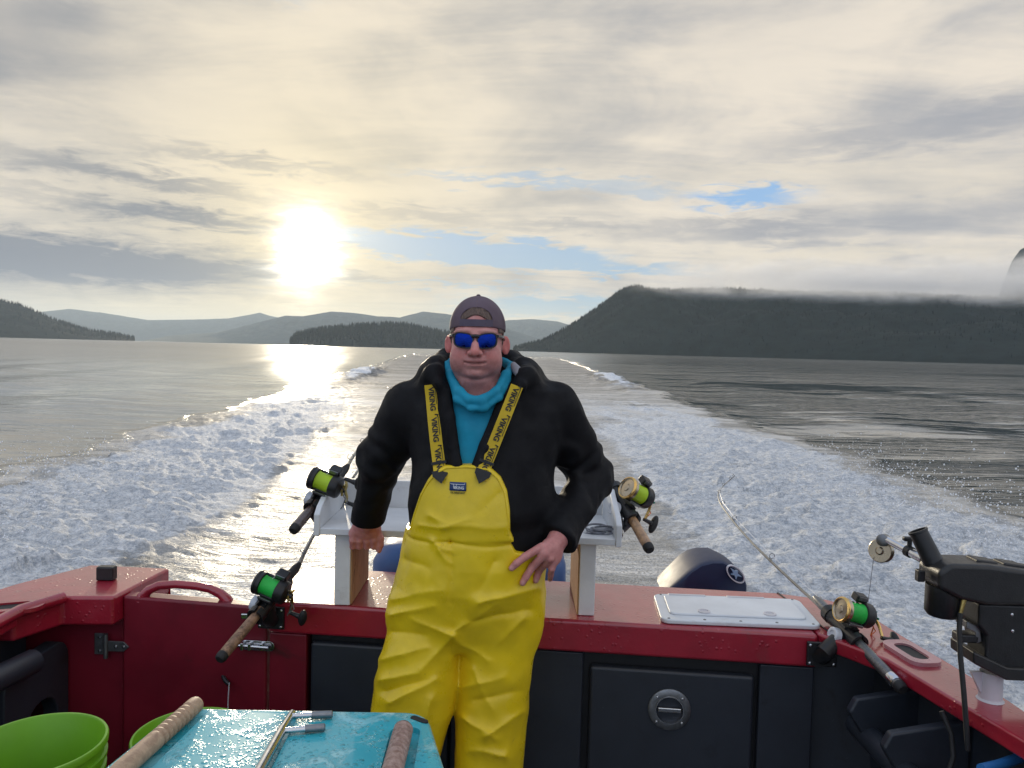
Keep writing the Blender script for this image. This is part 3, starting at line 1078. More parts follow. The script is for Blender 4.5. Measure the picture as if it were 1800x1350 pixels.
for i in range(len(hl) - 1):
    p0, p1 = hl[i], hl[i + 1]
    m.add([P(p0.x, p0.y, LT - 0.05), P(p1.x, p1.y, LT - 0.05), P(p1.x + 0.08, p1.y, -0.25), P(p0.x + 0.08, p0.y, -0.25)], [(0, 1, 2, 3)])
m.build('hull_side', RED, boat)
# bulkhead under the quarter
MB().hexa([P(-1.70, 2.575, ZD), P(lq[3].x, 2.575, ZD), P(lq[3].x, 2.62, ZD), P(-1.70, 2.62, ZD)],
          [P(-1.70, 2.575, LT - 0.101), P(lq[3].x, 2.575, LT - 0.101), P(lq[3].x, 2.62, LT - 0.101), P(-1.70, 2.62, LT - 0.101)]).build('quarter_bulkhead', REDIN, boat, bevel=0.004)
MB().hexa([P(lq[3].x - 0.03, 2.63, ZD), P(lq[3].x, 2.63, ZD), P(lq[2].x, lq[2].y - 0.01, ZD), P(lq[2].x - 0.03, lq[2].y - 0.01, ZD)],
          [P(lq[3].x - 0.03, 2.63, LT - 0.101), P(lq[3].x, 2.63, LT - 0.101), P(lq[2].x, lq[2].y - 0.01, LT - 0.101), P(lq[2].x - 0.03, lq[2].y - 0.01, LT - 0.101)]).build('passage_wall', REDIN, boat)
MB().box(P(-1.62, 1.0, 0.72), (0.03, 3.0, 0.72)).build('side_liner', GREY, boat)
# moulded grey side frame with an oval opening, left
m = MB()
o1 = [P(-1.60, 2.40, 0.42), P(-1.44, 2.52, 0.42), P(-1.44, 2.52, 0.94), P(-1.52, 2.46, 1.0), P(-1.60, 2.36, 1.02)]
fo_ = [(2.565, 0.42), (2.565, 0.93), (2.50, 0.985), (2.36, 0.985), (2.28, 0.94), (2.20, 0.80), (2.20, 0.42)]
hole = [(2.50 + 0.0, 0.84), (2.53, 0.80), (2.53, 0.60), (2.46, 0.55), (2.33, 0.55), (2.28, 0.62), (2.36, 0.80)]
ov = rrect(P(-1.50, 2.42, 0.69), (0, 1, 0), (0, 0, 1), 0.085, 0.13, 0.08)
orr = rrect(P(-1.50, 2.40, 0.70), (0, 1, 0), (0, 0, 1), 0.165, 0.28, 0.06)
n_ = len(ov)
vs = list(orr) + list(ov) + [q + P(-0.05, 0, 0) for q in orr] + [q + P(-0.05, 0, 0) for q in ov]
fs = []
for i in range(n_):
    j = (i + 1) % n_
    fs += [(i, j, n_ + j, n_ + i), (i, 2 * n_ + i, 2 * n_ + j, j), (n_ + i, n_ + j, 3 * n_ + j, 3 * n_ + i)]
m.add(vs, fs)
m.build('side_frame', GREY, boat, bevel=0.006)
MB().tube([P(-1.50, 1.4, 1.0), P(-1.50, 2.1, 1.0), P(-1.49, 2.35, 0.98)], 0.04, 12).build('side_rail', GREY, boat)
# black rectangular fitting on the quarter deck
fc = G(185, 1006, LT + 0.03)
MB().box(fc + P(0, 0.01, -0.005), (0.062, 0.035, 0.05)).build('stern_light', BLACKP, boat, bevel=0.006)
# oval fairlead hole in the left gunwale
rc2 = G(22, 1064, LT + 0.010)
o2 = rrect(rc2, (0.9, 0.35, 0), (-0.35, 0.9, 0), 0.09, 0.055, 0.05)
i2 = rrect(rc2, (0.9, 0.35, 0), (-0.35, 0.9, 0), 0.062, 0.032, 0.03)
rh2 = ring_plate(o2, i2, 0.012).build('flush_rod_holder', RED, boat)
MB().hexa([q - hz_ * 0.0115 for q in i2], [q - hz_ * 0.006 for q in i2]).build('holder_well', DARK, rh2)

# transom door
dl, dr_ = lq[3] + P(0.008, 0.0, 0), fr(-0.004, ZT, 0)
dl = P(lq[3].x + 0.006, 2.555, 0)
dr_ = P(FL.x - 0.008, 2.512, 0)
zt0, zt1 = ZT - 0.012, ZT - 0.024
MB().hexa([P(dl.x, dl.y, ZD + 0.02), P(dr_.x, dr_.y, ZD + 0.02), P(dr_.x, dr_.y + 0.06, ZD + 0.02), P(dl.x, dl.y + 0.06, ZD + 0.02)],
          [P(dl.x, dl.y, zt0), P(dr_.x, dr_.y, zt1), P(dr_.x, dr_.y + 0.06, zt1), P(dl.x, dl.y + 0.06, zt0)])
door = MB().hexa([P(dl.x, dl.y, ZD + 0.02), P(dr_.x, dr_.y, ZD + 0.02), P(dr_.x, dr_.y + 0.06, ZD + 0.02), P(dl.x, dl.y + 0.06, ZD + 0.02)],
                 [P(dl.x, dl.y, zt0), P(dr_.x, dr_.y, zt1), P(dr_.x, dr_.y + 0.06, zt1), P(dl.x, dl.y + 0.06, zt0)]).build('transom_door', REDIN, boat, bevel=0.010, seg=3)
door['label'] = 'red transom door with an arched grab handle'
hp = [(248, 1056), (250, 1049), (262, 1037), (280, 1029), (310, 1027), (345, 1030), (370, 1035), (388, 1044), (399, 1054), (402, 1062)]
hpath = []
for px_, py_ in hp:
    yy = 2.57
    hpath.append(W(px_, py_, yy))
MB().tube(hpath, [0.021, 0.018, 0.016, 0.015, 0.014, 0.014, 0.015, 0.016, 0.018, 0.021], 14).build('grab_handle', RED, door)
# hinge
hx = W(187, 1135, 2.556)
MB().box(hx + P(-0.028, 0.017, 0), (0.042, 0.008, 0.074)).build('hinge_plate', DULLSTEEL, door, bevel=0.002)
MB().tube([hx + P(0.0, -0.004, -0.042), hx + P(0.0, -0.004, 0.042)], 0.0075, 12).build('hinge_pin', DULLSTEEL, door)
MB().prism([hx + P(0.008, -0.004, -0.018), hx + P(0.062, -0.007, -0.017), hx + P(0.080, -0.008, 0.0), hx + P(0.062, -0.007, 0.017), hx + P(0.008, -0.004, 0.018)], (0, 0.006, 0)).build('hinge_strap', DULLSTEEL, door, bevel=0.001)
for ddx, ddz in ((-0.03, 0.024), (-0.03, -0.024), (0.035, 0), (0.062, 0)):
    MB().lathe(hx + P(ddx, 0.0125 if ddx < 0 else -0.006, ddz), (0, -1, 0), [(0, 0.006), (0.003, 0.005), (0.004, 0.001)], 10).build('screw', STEEL, door)
# sliding bolt
bx_ = W(450, 1136, 2.500)
bl = MB().prism([q for q in rrect(bx_ + P(0.004, 0.004, 0), (1, -0.1, 0), (0, 0, 1), 0.058, 0.0165, 0.016)], (0, 0.006, 0)).build('bolt_plate', STEEL, boat, bevel=0.001)
MB().tube([bx_ + P(-0.075, 0.004, 0), bx_ + P(0.045, -0.012, 0)], 0.0055, 10).build('bolt_rod', STEEL, bl)
for ddx in (-0.045, -0.02, 0.02):
    MB().box(bx_ + P(ddx, -0.002, 0), (0.010, 0.018, 0.024)).build('bolt_guide', STEEL, bl, bevel=0.002)
MB().box(W(432, 1083, 2.50), (0.03, 0.012, 0.018)).build('catch', STEEL, boat, bevel=0.003)
# eye fitting on the door with its lanyard
ey = W(392, 1196, 2.51)
MB().tube([ey + P(-0.015, 0.03, 0.008), ey + P(0.01, -0.004, 0.0), ey + P(0.024, -0.01, -0.008)], 0.007, 10).build('lanyard_peg', BLACKP, door)
MB().tube([W(403, 1200, 2.49), W(401, 1230, 2.49), W(400, 1300, 2.49)], 0.0018, 6).build('lanyard', WHITEK, door)

# deck and stern, below the picture
MB().box(P(-0.25, 0.8, ZD - 0.03), (2.8, 3.7, 0.06)).build('deck', DECK, boat)
MB().hexa([P(-0.85, 2.90, -0.25), P(1.0, 2.75, -0.25), P(1.0, 2.80, -0.25), P(-0.85, 2.95, -0.25)],
          [P(-0.80, 2.88, ZT - 0.106), P(1.0, 2.70, ZT - 0.106), P(1.0, 2.75, ZT - 0.106), P(-0.80, 2.93, ZT - 0.106)]).build('transom', RED, boat)
# blue hose by the right side
MB().tube([W(1725, 1352, 1.72), W(1755, 1345, 1.75), W(1790, 1333, 1.78), W(1830, 1312, 1.80)], 0.012, 12).build('blue_hose', pbr('blue_hose', (0.03, 0.16, 0.42), 0.35), boat)
MB().tube([W(1655, 1250, 1.9), W(1672, 1290, 1.88), W(1676, 1330, 1.86), W(1660, 1380, 1.85)], 0.006, 10).build('cable', BLACKR, boat)

# ------------------------------------------------------------------ white bait table over the transom
tb = empty('bait_table', fr(0.35, ZT, -0.1), 'white painted wooden bait tray on plywood legs over the transom', 'table')
SL, SR = -0.615, 0.345
ys = lambda x: 2.455 - 0.045 * (x - SL) / (SR - SL)
zs0, zs1 = 1.382, 1.404                      # underside and top of the tray floor (left end)
MB().hexa([P(SL, ys(SL), zs0), P(SR, ys(SR), zs0), P(SR, ys(SR) + 0.36, zs0), P(SL, ys(SL) + 0.36, zs0)],
          [P(SL, ys(SL), zs1), P(SR, ys(SR), zs1), P(SR, ys(SR) + 0.36, zs1), P(SL, ys(SL) + 0.36, zs1)]).build('tray_floor', WHITEP, tb, bevel=0.003)
for x0, sg in ((SL, -1), (SR, 1)):
    y0 = ys(x0)
    pr = [P(x0, y0 - 0.004, zs0 - 0.004), P(x0, y0 - 0.004, zs1 + 0.045), P(x0, y0 + 0.03, zs1 + 0.068), P(x0, y0 + 0.20, zs1 + 0.125), P(x0, y0 + 0.364, zs1 + 0.13), P(x0, y0 + 0.364, zs0 - 0.004)]
    MB().prism(pr, (sg * 0.02, 0, 0)).build('tray_side', WHITEP, tb, bevel=0.004)
MB().hexa([P(SL + 0.001, ys(SL) + 0.362, zs0), P(SR - 0.001, ys(SR) + 0.362, zs0), P(SR - 0.001, ys(SR) + 0.38, zs0), P(SL + 0.001, ys(SL) + 0.38, zs0)],
          [P(SL + 0.001, ys(SL) + 0.362, zs1 + 0.10), P(SR - 0.001, ys(SR) + 0.362, zs1 + 0.10), P(SR - 0.001, ys(SR) + 0.38, zs1 + 0.10), P(SL + 0.001, ys(SL) + 0.38, zs1 + 0.10)]).build('tray_back', WHITEP, tb, bevel=0.003)
for x0, sg in ((-0.545, 1), (0.262, -1)):
    y0 = ys(x0) + 0.03
    lg = MB().box(P(x0, y0 + 0.155, (ZT + zs0) / 2), (0.052, 0.31, zs0 - ZT - 0.002)).build('leg', WHITEP, tb, bevel=0.003)
    MB().box(P(x0 + sg * 0.028, y0 + 0.157, (ZT + zs0) / 2), (0.004, 0.298, zs0 - ZT - 0.004)).build('plywood_lining', PLY, lg)
MB().box(P(-0.14, 2.60, zs0 - 0.013), (0.74, 0.05, 0.024)).build('batten', PLY, tb, bevel=0.002)

# things lying in the tray
lc_ = W(1052, 945, 2.50)
m = MB()
random.seed(4)
for i in range(7):
    cc = lc_ + P(random.uniform(-0.02, 0.02), random.uniform(-0.02, 0.03), 0.004 * i)
    rr_ = random.uniform(0.024, 0.04)
    tl = random.uniform(-0.35, 0.35)
    pa = []
    for k in range(21):
        t_ = 2 * math.pi * k / 20
        pa.append(cc + P(rr_ * math.cos(t_), rr_ * 0.8 * math.sin(t_), 0.006 + tl * rr_ * math.cos(t_ + i) * 0.5 + 0.006))
    m.tube(pa, 0.0035, 6)
co = m.build('cord_coil', pbr('grey_cord', (0.22, 0.23, 0.26), 0.7, mott=0.3, mscale=60))
tag(co, 'small coil of grey cord lying in the right end of the white tray', 'cord')
bt = empty('small_bottle', W(988, 905, 2.70), 'small clear plastic bottle standing in the white tray beside the jacket', 'bottle')
bt.location.z = zs1 + 0.0005
q = bt.location.copy()
MB().lathe(q, (0, 0, 1), [(0.0, 0.02), (0.003, 0.022), (0.06, 0.022), (0.072, 0.012), (0.078, 0.011)], 20).build('body', pbr('cloudy_plastic', (0.62, 0.66, 0.72), 0.25), bt)
MB().lathe(q, (0, 0, 1), [(0.0785, 0.013), (0.095, 0.012)], 16).build('cap', WHITEK, bt)


# ------------------------------------------------------------------ rods, reels and holders
CORK = pbr('burl_cork', (0.24, 0.14, 0.085), 0.6, mott=0.45, mscale=55, bmp=0.3, bscale=140, dirt=(0.07, 0.035, 0.02), dscale=40, dthr=(0.55, 0.68))
GOLDCORK = pbr('varnished_cork', (0.38, 0.22, 0.11), 0.32, mott=0.35, mscale=45, coat=0.4, dirt=(0.12, 0.06, 0.03), dscale=60)
DARKGRIP = pbr('dark_varnished_grip', (0.085, 0.055, 0.045), 0.28, coat=0.6, mott=0.3, mscale=30)
GREYGRIP = pbr('grey_metal_grip', (0.17, 0.17, 0.17), 0.3, 0.7, mott=0.15, mscale=40)
BLANK = pbr('grey_rod_blank', (0.20, 0.19, 0.16), 0.3, coat=0.5, mott=0.1)
LIMEL = pbr('lime_line', (0.42, 0.62, 0.02), 0.5, mott=0.1, bmp=0.4, bscale=260)
GREENL = pbr('green_line', (0.015, 0.48, 0.06), 0.5, mott=0.1, bmp=0.4, bscale=260)
SILVERPLATE = pbr('bronze_side_plate', (0.45, 0.38, 0.28), 0.3, 1.0, mott=0.1)
TEALK = pbr('green_drag_star', (0.02, 0.22, 0.14), 0.3, 0.8)
LINEM = pbr('clear_line', (0.75, 0.76, 0.76), 0.4)
ORANGE = pbr('orange_lure_parts', (0.65, 0.16, 0.03), 0.4, mott=0.3, mscale=60)


def fishing_rod(label, butt, seat, path, grip_mat, line_mat, plate_mat, crank, cap_mat=BLACKR, griplen=0.24, gr=0.0165, rim=BLACKP, twin=False, tip_curve=None, kind=0, roll=0.0):
    """butt and seat give the axis; path continues it to the tip"""
    butt, seat = Vector(butt), Vector(seat)
    u = (seat - butt).normalized()
    w = u.cross(Vector((0, 0, 1))).normalized()      # to the right
    v = w.cross(u).normalized()
    rm = Matrix.Rotation(roll, 3, u)
    v, w = rm @ v, rm @ w
    root = empty('fishing_rod', butt, label, 'fishing rod', 'trolling rods in the stern')
    L = (seat - butt).length
    MB().lathe(butt, u, [(0, gr * 0.72), (0.003, gr * 0.92), (0.012, gr * 1.06), (0.022, gr * 1.06), (0.024, gr * 0.9)], 20).build('butt_cap', cap_mat, root)
    MB().lathe(butt, u, [(0.022, gr * 0.98), (0.03, gr), (L * 0.35, gr * 1.02), (L * 0.7, gr * 0.96), (L * 0.96, gr * 0.86)], 20).build('grip', grip_mat, root)
    if kind == 1:
        MB().lathe(butt, u, [(0.03, gr * 1.08), (0.034, gr * 1.14), (0.055, gr * 1.14), (0.06, gr * 1.05)], 20).build('butt_ring', STEEL, root)
    MB().lathe(butt, u, [(L * 0.95, 0.0135), (L + 0.09, 0.0135), (L + 0.10, 0.011)], 16).build('reel_seat', BLACKP, root)
    MB().lathe(butt, u, [(L + 0.10, 0.0135), (L + 0.12, 0.0165), (L + 0.20, 0.0145), (L + 0.225, 0.0085)], 16).build('foregrip', GREYGRIP if kind == 1 else BLACKR, root)
    p0 = butt + u * (L + 0.22)
    pts = [p0] + [Vector(q) for q in path]
    # smooth the blank
    fine_ = []
    n = len(pts)
    for i in range(n - 1):
        a0, a1, a2, a3 = pts[max(i - 1, 0)], pts[i], pts[i + 1], pts[min(i + 2, n - 1)]
        for k in range(8):
            t_ = k / 8
            fine_.append(0.5 * ((2 * a1) + (a2 - a0) * t_ + (2 * a0 - 5 * a1 + 4 * a2 - a3) * t_ ** 2 + (3 * a1 - a0 - 3 * a2 + a3) * t_ ** 3))
    fine_.append(pts[-1])
    rad = [(0.0046 if kind == 1 else 0.0058) * (1 - i / (len(fine_) - 1)) + 0.0018 for i in range(len(fine_))]
    MB().tube(fine_, rad, 8).build('blank', BLANK, root)
    ln = []
    for k in (0.12, 0.3, 0.46, 0.6, 0.74, 0.86, 0.94, 1.0):
        i = min(int(k * (len(fine_) - 1)), len(fine_) - 2)
        d_ = (fine_[i + 1] - fine_[i]).normalized()
        s_ = (v - d_ * v.dot(d_)).normalized()
        rg = 0.011 * (1.1 - 0.6 * k)
        c_ = fine_[i] + s_ * (rad[i] + rg + 0.004)
        ww = d_.cross(s_)
        pa = [c_ + s_ * (rg * math.cos(2 * math.pi * j / 14)) + ww * (rg * math.sin(2 * math.pi * j / 14)) for j in range(15)]
        g = MB().tube(pa, 0.0013, 6)
        g.tube([fine_[i] - d_ * 0.012 + s_ * rad[i], c_ - s_ * rg], 0.0013, 6)
        g.tube([fine_[i] + d_ * 0.012 + s_ * rad[i], c_ - s_ * rg], 0.0013, 6)
        g.build('line_guide', DULLSTEEL, root)
        ln.append(c_)
    # reel
    C_ = butt + u * (L + 0.035) + v * 0.062
    hw_ = 0.032
    ro = 0.038
    body = MB()
    bars = []
    for t_ in (35, 100, 165, 235, 305):
        o_ = u * (math.cos(R(t_)) * (ro - 0.005)) + v * (math.sin(R(t_)) * (ro - 0.005))
        if t_ in (100, 165):
            continue
        bars.append(o_)
    body.box(C_ - v * 0.046, (0.052, 0.052, 0.010), Matrix((w, u, v)).transposed())
    reel = body.build('reel', BLACKP, root, bevel=0.001)
    for o_ in bars:
        MB().tube([C_ - w * hw_ + o_, C_ + w * hw_ + o_], 0.005, 8).build('frame_bar', BLACKP, reel)
    reel['label'] = 'level-wind trolling reel'
    pl = MB().lathe(C_ - w * hw_, -w, [(-0.006, ro * 0.90), (-0.004, ro), (0.010, ro), (0.016, ro * 0.93), (0.017, ro * 0.86), (0.013, ro * 0.80), (0.016, ro * 0.35), (0.020, ro * 0.3), (0.021, 0.002)], 36)
    pl.build('side_plate', plate_mat, reel)
    MB().lathe(C_ - w * hw_, -w, [(0.008, ro * 1.02), (0.011, ro * 1.05), (0.015, ro * 1.02), (0.018, ro * 0.93), (0.0165, ro * 0.87)], 36, cap=False).build('plate_rim', rim, reel)
    MB().lathe(C_ + w * hw_, w, [(-0.006, ro * 0.90), (-0.004, ro), (0.020, ro), (0.026, ro * 0.9), (0.030, ro * 0.5), (0.034, 0.010), (0.048, 0.009), (0.049, 0.001)], 36).build('gear_case', BLACKP, reel)
    MB().lathe(C_, w, [(-hw_ + 0.004, ro * 0.86), (-hw_ + 0.008, ro * 0.80), (-hw_ + 0.010, ro * 0.76), (hw_ - 0.010, ro * 0.78), (hw_ - 0.008, ro * 0.80), (hw_ - 0.004, ro * 0.86)], 36).build('line_spool', line_mat, reel)
    # line counter box on top, towards the tip
    cb = C_ + u * 0.030 + v * 0.040 + w * 0.024
    MB().box(cb, (0.040, 0.034, 0.024), Matrix((w, u, v)).transposed()).build('line_counter', BLACKP, reel, bevel=0.005)
    MB().box(cb - u * 0.016 + v * 0.004, (0.030, 0.006, 0.012), Matrix((w, u, v)).transposed()).build('counter_window', pbr('counter_window', (0.05, 0.05, 0.05), 0.15) if False else DULLSTEEL, reel)
    MB().box(C_ - u * 0.034 - v * 0.026, (0.046, 0.006, 0.008), Matrix((w, u, v)).transposed()).build('name_plate', DULLSTEEL, reel, bevel=0.001)
    # drag star and crank
    sh = C_ + w * (hw_ + 0.036)
    m = MB()
    for k in range(5):
        t_ = 2 * math.pi * k / 5 + 0.3
        d_ = u * math.cos(t_) + v * math.sin(t_)
        m.tube([sh, sh + d_ * 0.022 + w * 0.006], [0.005, 0.0035], 8)
    m.build('drag_star', TEALK if kind else BRASS, reel)
    ca = R(crank)
    d_ = u * math.cos(ca) + v * math.sin(ca)
    t2 = sh + w * 0.010
    ends = [1] if not twin else [1, -1]
    for e_ in ends:
        a_ = t2 + d_ * (0.068 * e_) + w * 0.004
        ar = MB().tube([t2, t2 + d_ * (0.03 * e_) + w * 0.006, a_], [0.0055, 0.005, 0.0045], 8).build('crank_arm', GOLD if kind else BRASS, reel)
        k1 = a_ + w * 0.046
        MB().tube([a_ - w * 0.004, a_ + w * 0.018, a_ + w * 0.034], [0.006, 0.007, 0.009], 10).build('knob_stem', BLACKP, reel)
        kb = MB()
        k_ = len(kb.v)
        kb.ball((0, 0, 0), 1.0, 14)
        M3 = Matrix((w, d_, d_.cross(w))).transposed()
        for i in range(k_, len(kb.v)):
            q_ = kb.v[i]
            kb.v[i] = k1 + M3 @ Vector((q_.x * 0.014, q_.y * 0.033, q_.z * 0.014))
        kb.build('crank_knob', BLACKR, reel)
    # leader hardware clipped to the reel
    m = MB()
    h0 = sh - v * 0.012
    m.tube([h0, h0 - P(0, 0, 0.02) + w * 0.012, h0 - P(0, 0, 0.045) + w * 0.004, h0 - P(0, 0, 0.06) - w * 0.004], 0.0022, 6)
    m.tube([h0 + u * 0.01, h0 - P(0, 0, 0.03) + w * 0.02, h0 - P(0, 0, 0.052)], 0.0018, 6)
    m.build('leader_clip', ORANGE if kind else DULLSTEEL, reel)
    # line running through the guides
    MB().tube([C_ + v * ro * 0.78 + u * 0.008] + ln, 0.0008, 5).build('fishing_line', LINEM, root)
    return root, butt, u, v, w, L, fine_


def rod_holder(label, rod, foot, plate_n, knob_side=-1):
    root_, butt, u, v, w, L, _ = rod
    h = empty('rod_holder', foot, label, 'rod holder', 'black rod holders')
    S = butt + u * (L - 0.01)
    # open cradle: a half tube below the rod and two collars
    for nm, a0, a1, arc in (('cradle', -0.03, 0.15, (130, 410)), ('collar', -0.035, -0.012, (100, 440)), ('collar', 0.12, 0.145, (60, 480))):
        vs, fs = [], []
        n = 18
        for a_ in (a0, a1):
            for rr_ in (0.0195, 0.0255 if nm == 'cradle' else 0.0285):
                for j in range(n + 1):
                    t_ = R(arc[0] + (arc[1] - arc[0]) * j / n)
                    vs.append(S + u * a_ + v * (rr_ * math.cos(t_ - R(90) + R(0))) * 1.0 + w * (rr_ * math.sin(t_ - R(90))))
        k = n + 1
        for j in range(n):
            fs += [(j, j + 1, 2 * k + j + 1, 2 * k + j), (k + j, 3 * k + j, 3 * k + j + 1, k + j + 1),
                   (j, k + j, k + j + 1, j + 1), (2 * k + j, 2 * k + j + 1, 3 * k + j + 1, 3 * k + j)]
        fs += [(0, 2 * k, 3 * k, k), (n, k + n, 3 * k + n, 2 * k + n)]
        m = MB()
        m.add(vs, fs)
        m.build(nm, BLACKP, h)
    foot = Vector(foot)
    top = S + u * 0.04 - v * 0.004
    m = MB()
    pn = Vector(plate_n).normalized()
    side = pn.cross(Vector((0, 0, 1))).normalized()
    m.box(foot + pn * 0.006, (0.09, 0.012, 0.075), Matrix((side, pn, Vector((0, 0, 1)))).transposed())
    m.build('mount_plate', BLACKP, h, bevel=0.003)
    for a_ in (-1, 1):
        for b_ in (-1, 1):
            MB().lathe(foot + pn * 0.012 + side * (0.036 * a_) + P(0, 0, 0.028 * b_), pn, [(0, 0.0055), (0.003, 0.0045), (0.004, 0.001)], 10).build('screw', STEEL, h)
    MB().tube([foot + pn * 0.01, foot + pn * 0.03 + P(0, 0, 0.012), top], [0.030, 0.027, 0.022], 14).build('swivel_arm', BLACKP, h)
    kp = S + u * 0.03 - v * 0.020 - w * 0.028
    MB().lathe(kp, -w, [(-0.012, 0.010), (0.0, 0.012), (0.002, 0.024), (0.020, 0.024), (0.022, 0.022), (0.022, 0.015), (0.019, 0.013), (0.019, 0.001)], 24).build('lock_knob', WHITEK, h)
    return h


rA = fishing_rod('trolling rod with burl grip and green line at the transom door', W(385, 1160, 2.22), W(462, 1068, 2.42),
                 [W(561, 925, 2.74), W(640, 812, 3.15), W(700, 720, 3.7), W(735, 660, 4.3)], CORK, GREENL, BLACKP, -95, kind=0, roll=R(20))
rod_holder('black rod holder with white knob bolted beside the transom door', rA, fr(0.008, ZT - 0.050, 0.001), TN)
rB = fishing_rod('trolling rod with dark grip and lime line at the left end of the tray', W(514, 934, 2.42), W(558, 882, 2.56),
                 [W(630, 790, 2.93), W(690, 722, 3.35), W(735, 670, 3.9), W(770, 632, 4.5)], DARKGRIP, LIMEL, BLACKP, -75, kind=0, twin=True, roll=R(20))
rod_holder('black rod holder with white knob on the left end of the tray', rB, P(SL - 0.021, 2.56, zs1 + 0.02), (-1, 0, 0))
rC = fishing_rod('trolling rod with golden cork grip and lime line at the right end of the tray', W(1143, 968, 2.38), W(1104, 900, 2.54),
                 [W(1050, 820, 2.95), W(1010, 760, 3.4), W(970, 700, 3.95), W(935, 650, 4.6)], GOLDCORK, LIMEL, SILVERPLATE, -120, rim=GOLD, kind=2, roll=R(30))
rod_holder('black rod holder with white knob on the right end of the tray', rC, P(SR + 0.021, 2.53, zs1 + 0.02), (1, 0, 0))
rD = fishing_rod('trolling rod with grey metal grip, green line and bent tip in the right corner', W(1588, 1213, 2.05), W(1497, 1118, 2.30),
                 [W(1440, 1065, 2.50), W(1330, 962, 2.98), W(1280, 905, 3.32), W(1263, 876, 3.55), W(1268, 858, 3.72), W(1290, 838, 3.9)], GREYGRIP, GREENL, SILVERPLATE, -150, rim=GOLD, kind=1, roll=R(15))
rod_holder('black rod holder with white knob bolted to the right corner of the transom', rD, fr(1.004, ZT - 0.055, 0.004), TN)
fl_ = MB().tube([W(1290, 838, 3.9), W(1320, 890, 3.7), W(1370, 960, 3.3), W(1430, 1040, 2.9), W(1500, 1085, 2.5)], 0.0007, 5).build('line_tail', LINEM, rD[0])

# ------------------------------------------------------------------ downrigger on the right gunwale
YD = 1.85
Dp = lambda px, py, o=0.0: W(px, py, YD) + P(0, o, 0)
dg_ = empty('downrigger', Vector((Dp(1768, 1190).x, YD + 0.055, ZT)), 'black downrigger with steel boom on a pale pedestal on the right gunwale', 'downrigger')
CASE = pbr('charcoal_housing', (0.015, 0.015, 0.016), 0.40, mott=0.2, mscale=25, bmp=0.15, bscale=320)
hs = [Dp(1652, 1006), Dp(1674, 992), Dp(1740, 994), Dp(1825, 1006), Dp(1900, 1020), Dp(1900, 1068), Dp(1735, 1066), Dp(1690, 1056), Dp(1652, 1036)]
MB().prism(hs, (0, 0.105, 0)).build('housing', CASE, dg_, bevel=0.012, seg=3)
for a_, b_ in ((1716, 994), (1765, 1000)):
    MB().box(Dp(a_ + 34, b_ + 3, 0.055), (0.055, 0.05, 0.014), Matrix.Rotation(R(7), 3, 'Y')).build('button_pad', BLACKP, dg_, bevel=0.005)
MB().lathe(Dp(1682, 1040, 0.055), (0, 0, -1), [(0.0, 0.043), (0.068, 0.043), (0.078, 0.036)], 28).build('motor_can', BLACKP, dg_)
lower = [Dp(1728, 1064), Dp(1900, 1070), Dp(1900, 1200), Dp(1780, 1196), Dp(1764, 1182), Dp(1738, 1167), Dp(1740, 1122), Dp(1726, 1104)]
MB().prism([q + P(0, 0.012, 0) for q in lower], (0, 0.085, 0)).build('reel_body', BLACKP, dg_, bevel=0.008)
MB().prism([Dp(1712, 1146), Dp(1772, 1174), Dp(1900, 1180), Dp(1900, 1202), Dp(1770, 1197), Dp(1712, 1167)], (0, 0.105, 0)).build('swivel_base', CASE, dg_, bevel=0.005)
MB().prism([Dp(1712, 1100, 0.03), Dp(1736, 1110, 0.03), Dp(1740, 1137, 0.03), Dp(1730, 1140, 0.03), Dp(1728, 1120, 0.03), Dp(1712, 1112, 0.03)], (0, 0.05, 0)).build('bracket', DULLSTEEL, dg_, bevel=0.002)
MB().box(Dp(1718, 1132, 0.05), (0.05, 0.04, 0.022)).build('release_knob', BLACKP, dg_, bevel=0.005)
for a_, b_ in ((1784, 1083), (1813, 1086), (1785, 1112), (1815, 1116)):
    MB().lathe(Dp(a_, b_, 0.012), (0, -1, 0), [(0, 0.0042), (0.002, 0.0036), (0.003, 0.001)], 10).build('screw', STEEL, dg_)
pc = dg_.location.copy()
zt_ = Dp(1770, 1197).z
MB().lathe(pc, (0, 0, 1), [(0.0005, 0.032), (0.006, 0.027), (zt_ - ZT, 0.027)], 24).build('pedestal', GREYPL, dg_)
MB().prism([pc + P(-0.02, -0.005, 0.004), pc + P(-0.055, -0.005, zt_ - ZT), pc + P(-0.02, -0.005, zt_ - ZT)], (0, 0.010, 0)).build('gusset', GREYPL, dg_)
b0, b1 = Dp(1672, 1008, 0.07), W(1556, 947, 2.10)
bu = (b1 - b0).normalized()
MB().tube([b0, b0.lerp(b1, 0.55)], 0.0125, 16).build('boom', STEEL, dg_)
MB().tube([b0.lerp(b1, 0.5), b1], 0.0105, 16).build('boom_extension', STEEL, dg_)
for k in (0.16, 0.50):
    c_ = b0.lerp(b1, k)
    MB().tube([c_ - bu * 0.008, c_ + bu * 0.008], 0.0155, 16).build('boom_collar', BLACKP, dg_)
kc = b0.lerp(b1, 0.5)
MB().tube([kc, kc + P(0, 0, 0.03)], 0.006, 10).build('knob_screw', BLACKP, dg_)
MB().box(kc + P(0, 0, 0.034), (0.036, 0.016, 0.012)).build('boom_knob', BLACKP, dg_, bevel=0.004)
pa_ = Vector((-0.75, -0.62, 0.12)).normalized()
MB().lathe(b1 + P(-0.004, 0, -0.004), pa_, [(-0.012, 0.014), (-0.010, 0.017), (0.010, 0.017), (0.012, 0.014)], 20).build('pulley_arm', DULLSTEEL, dg_)
pw = W(1549, 968, 2.11)
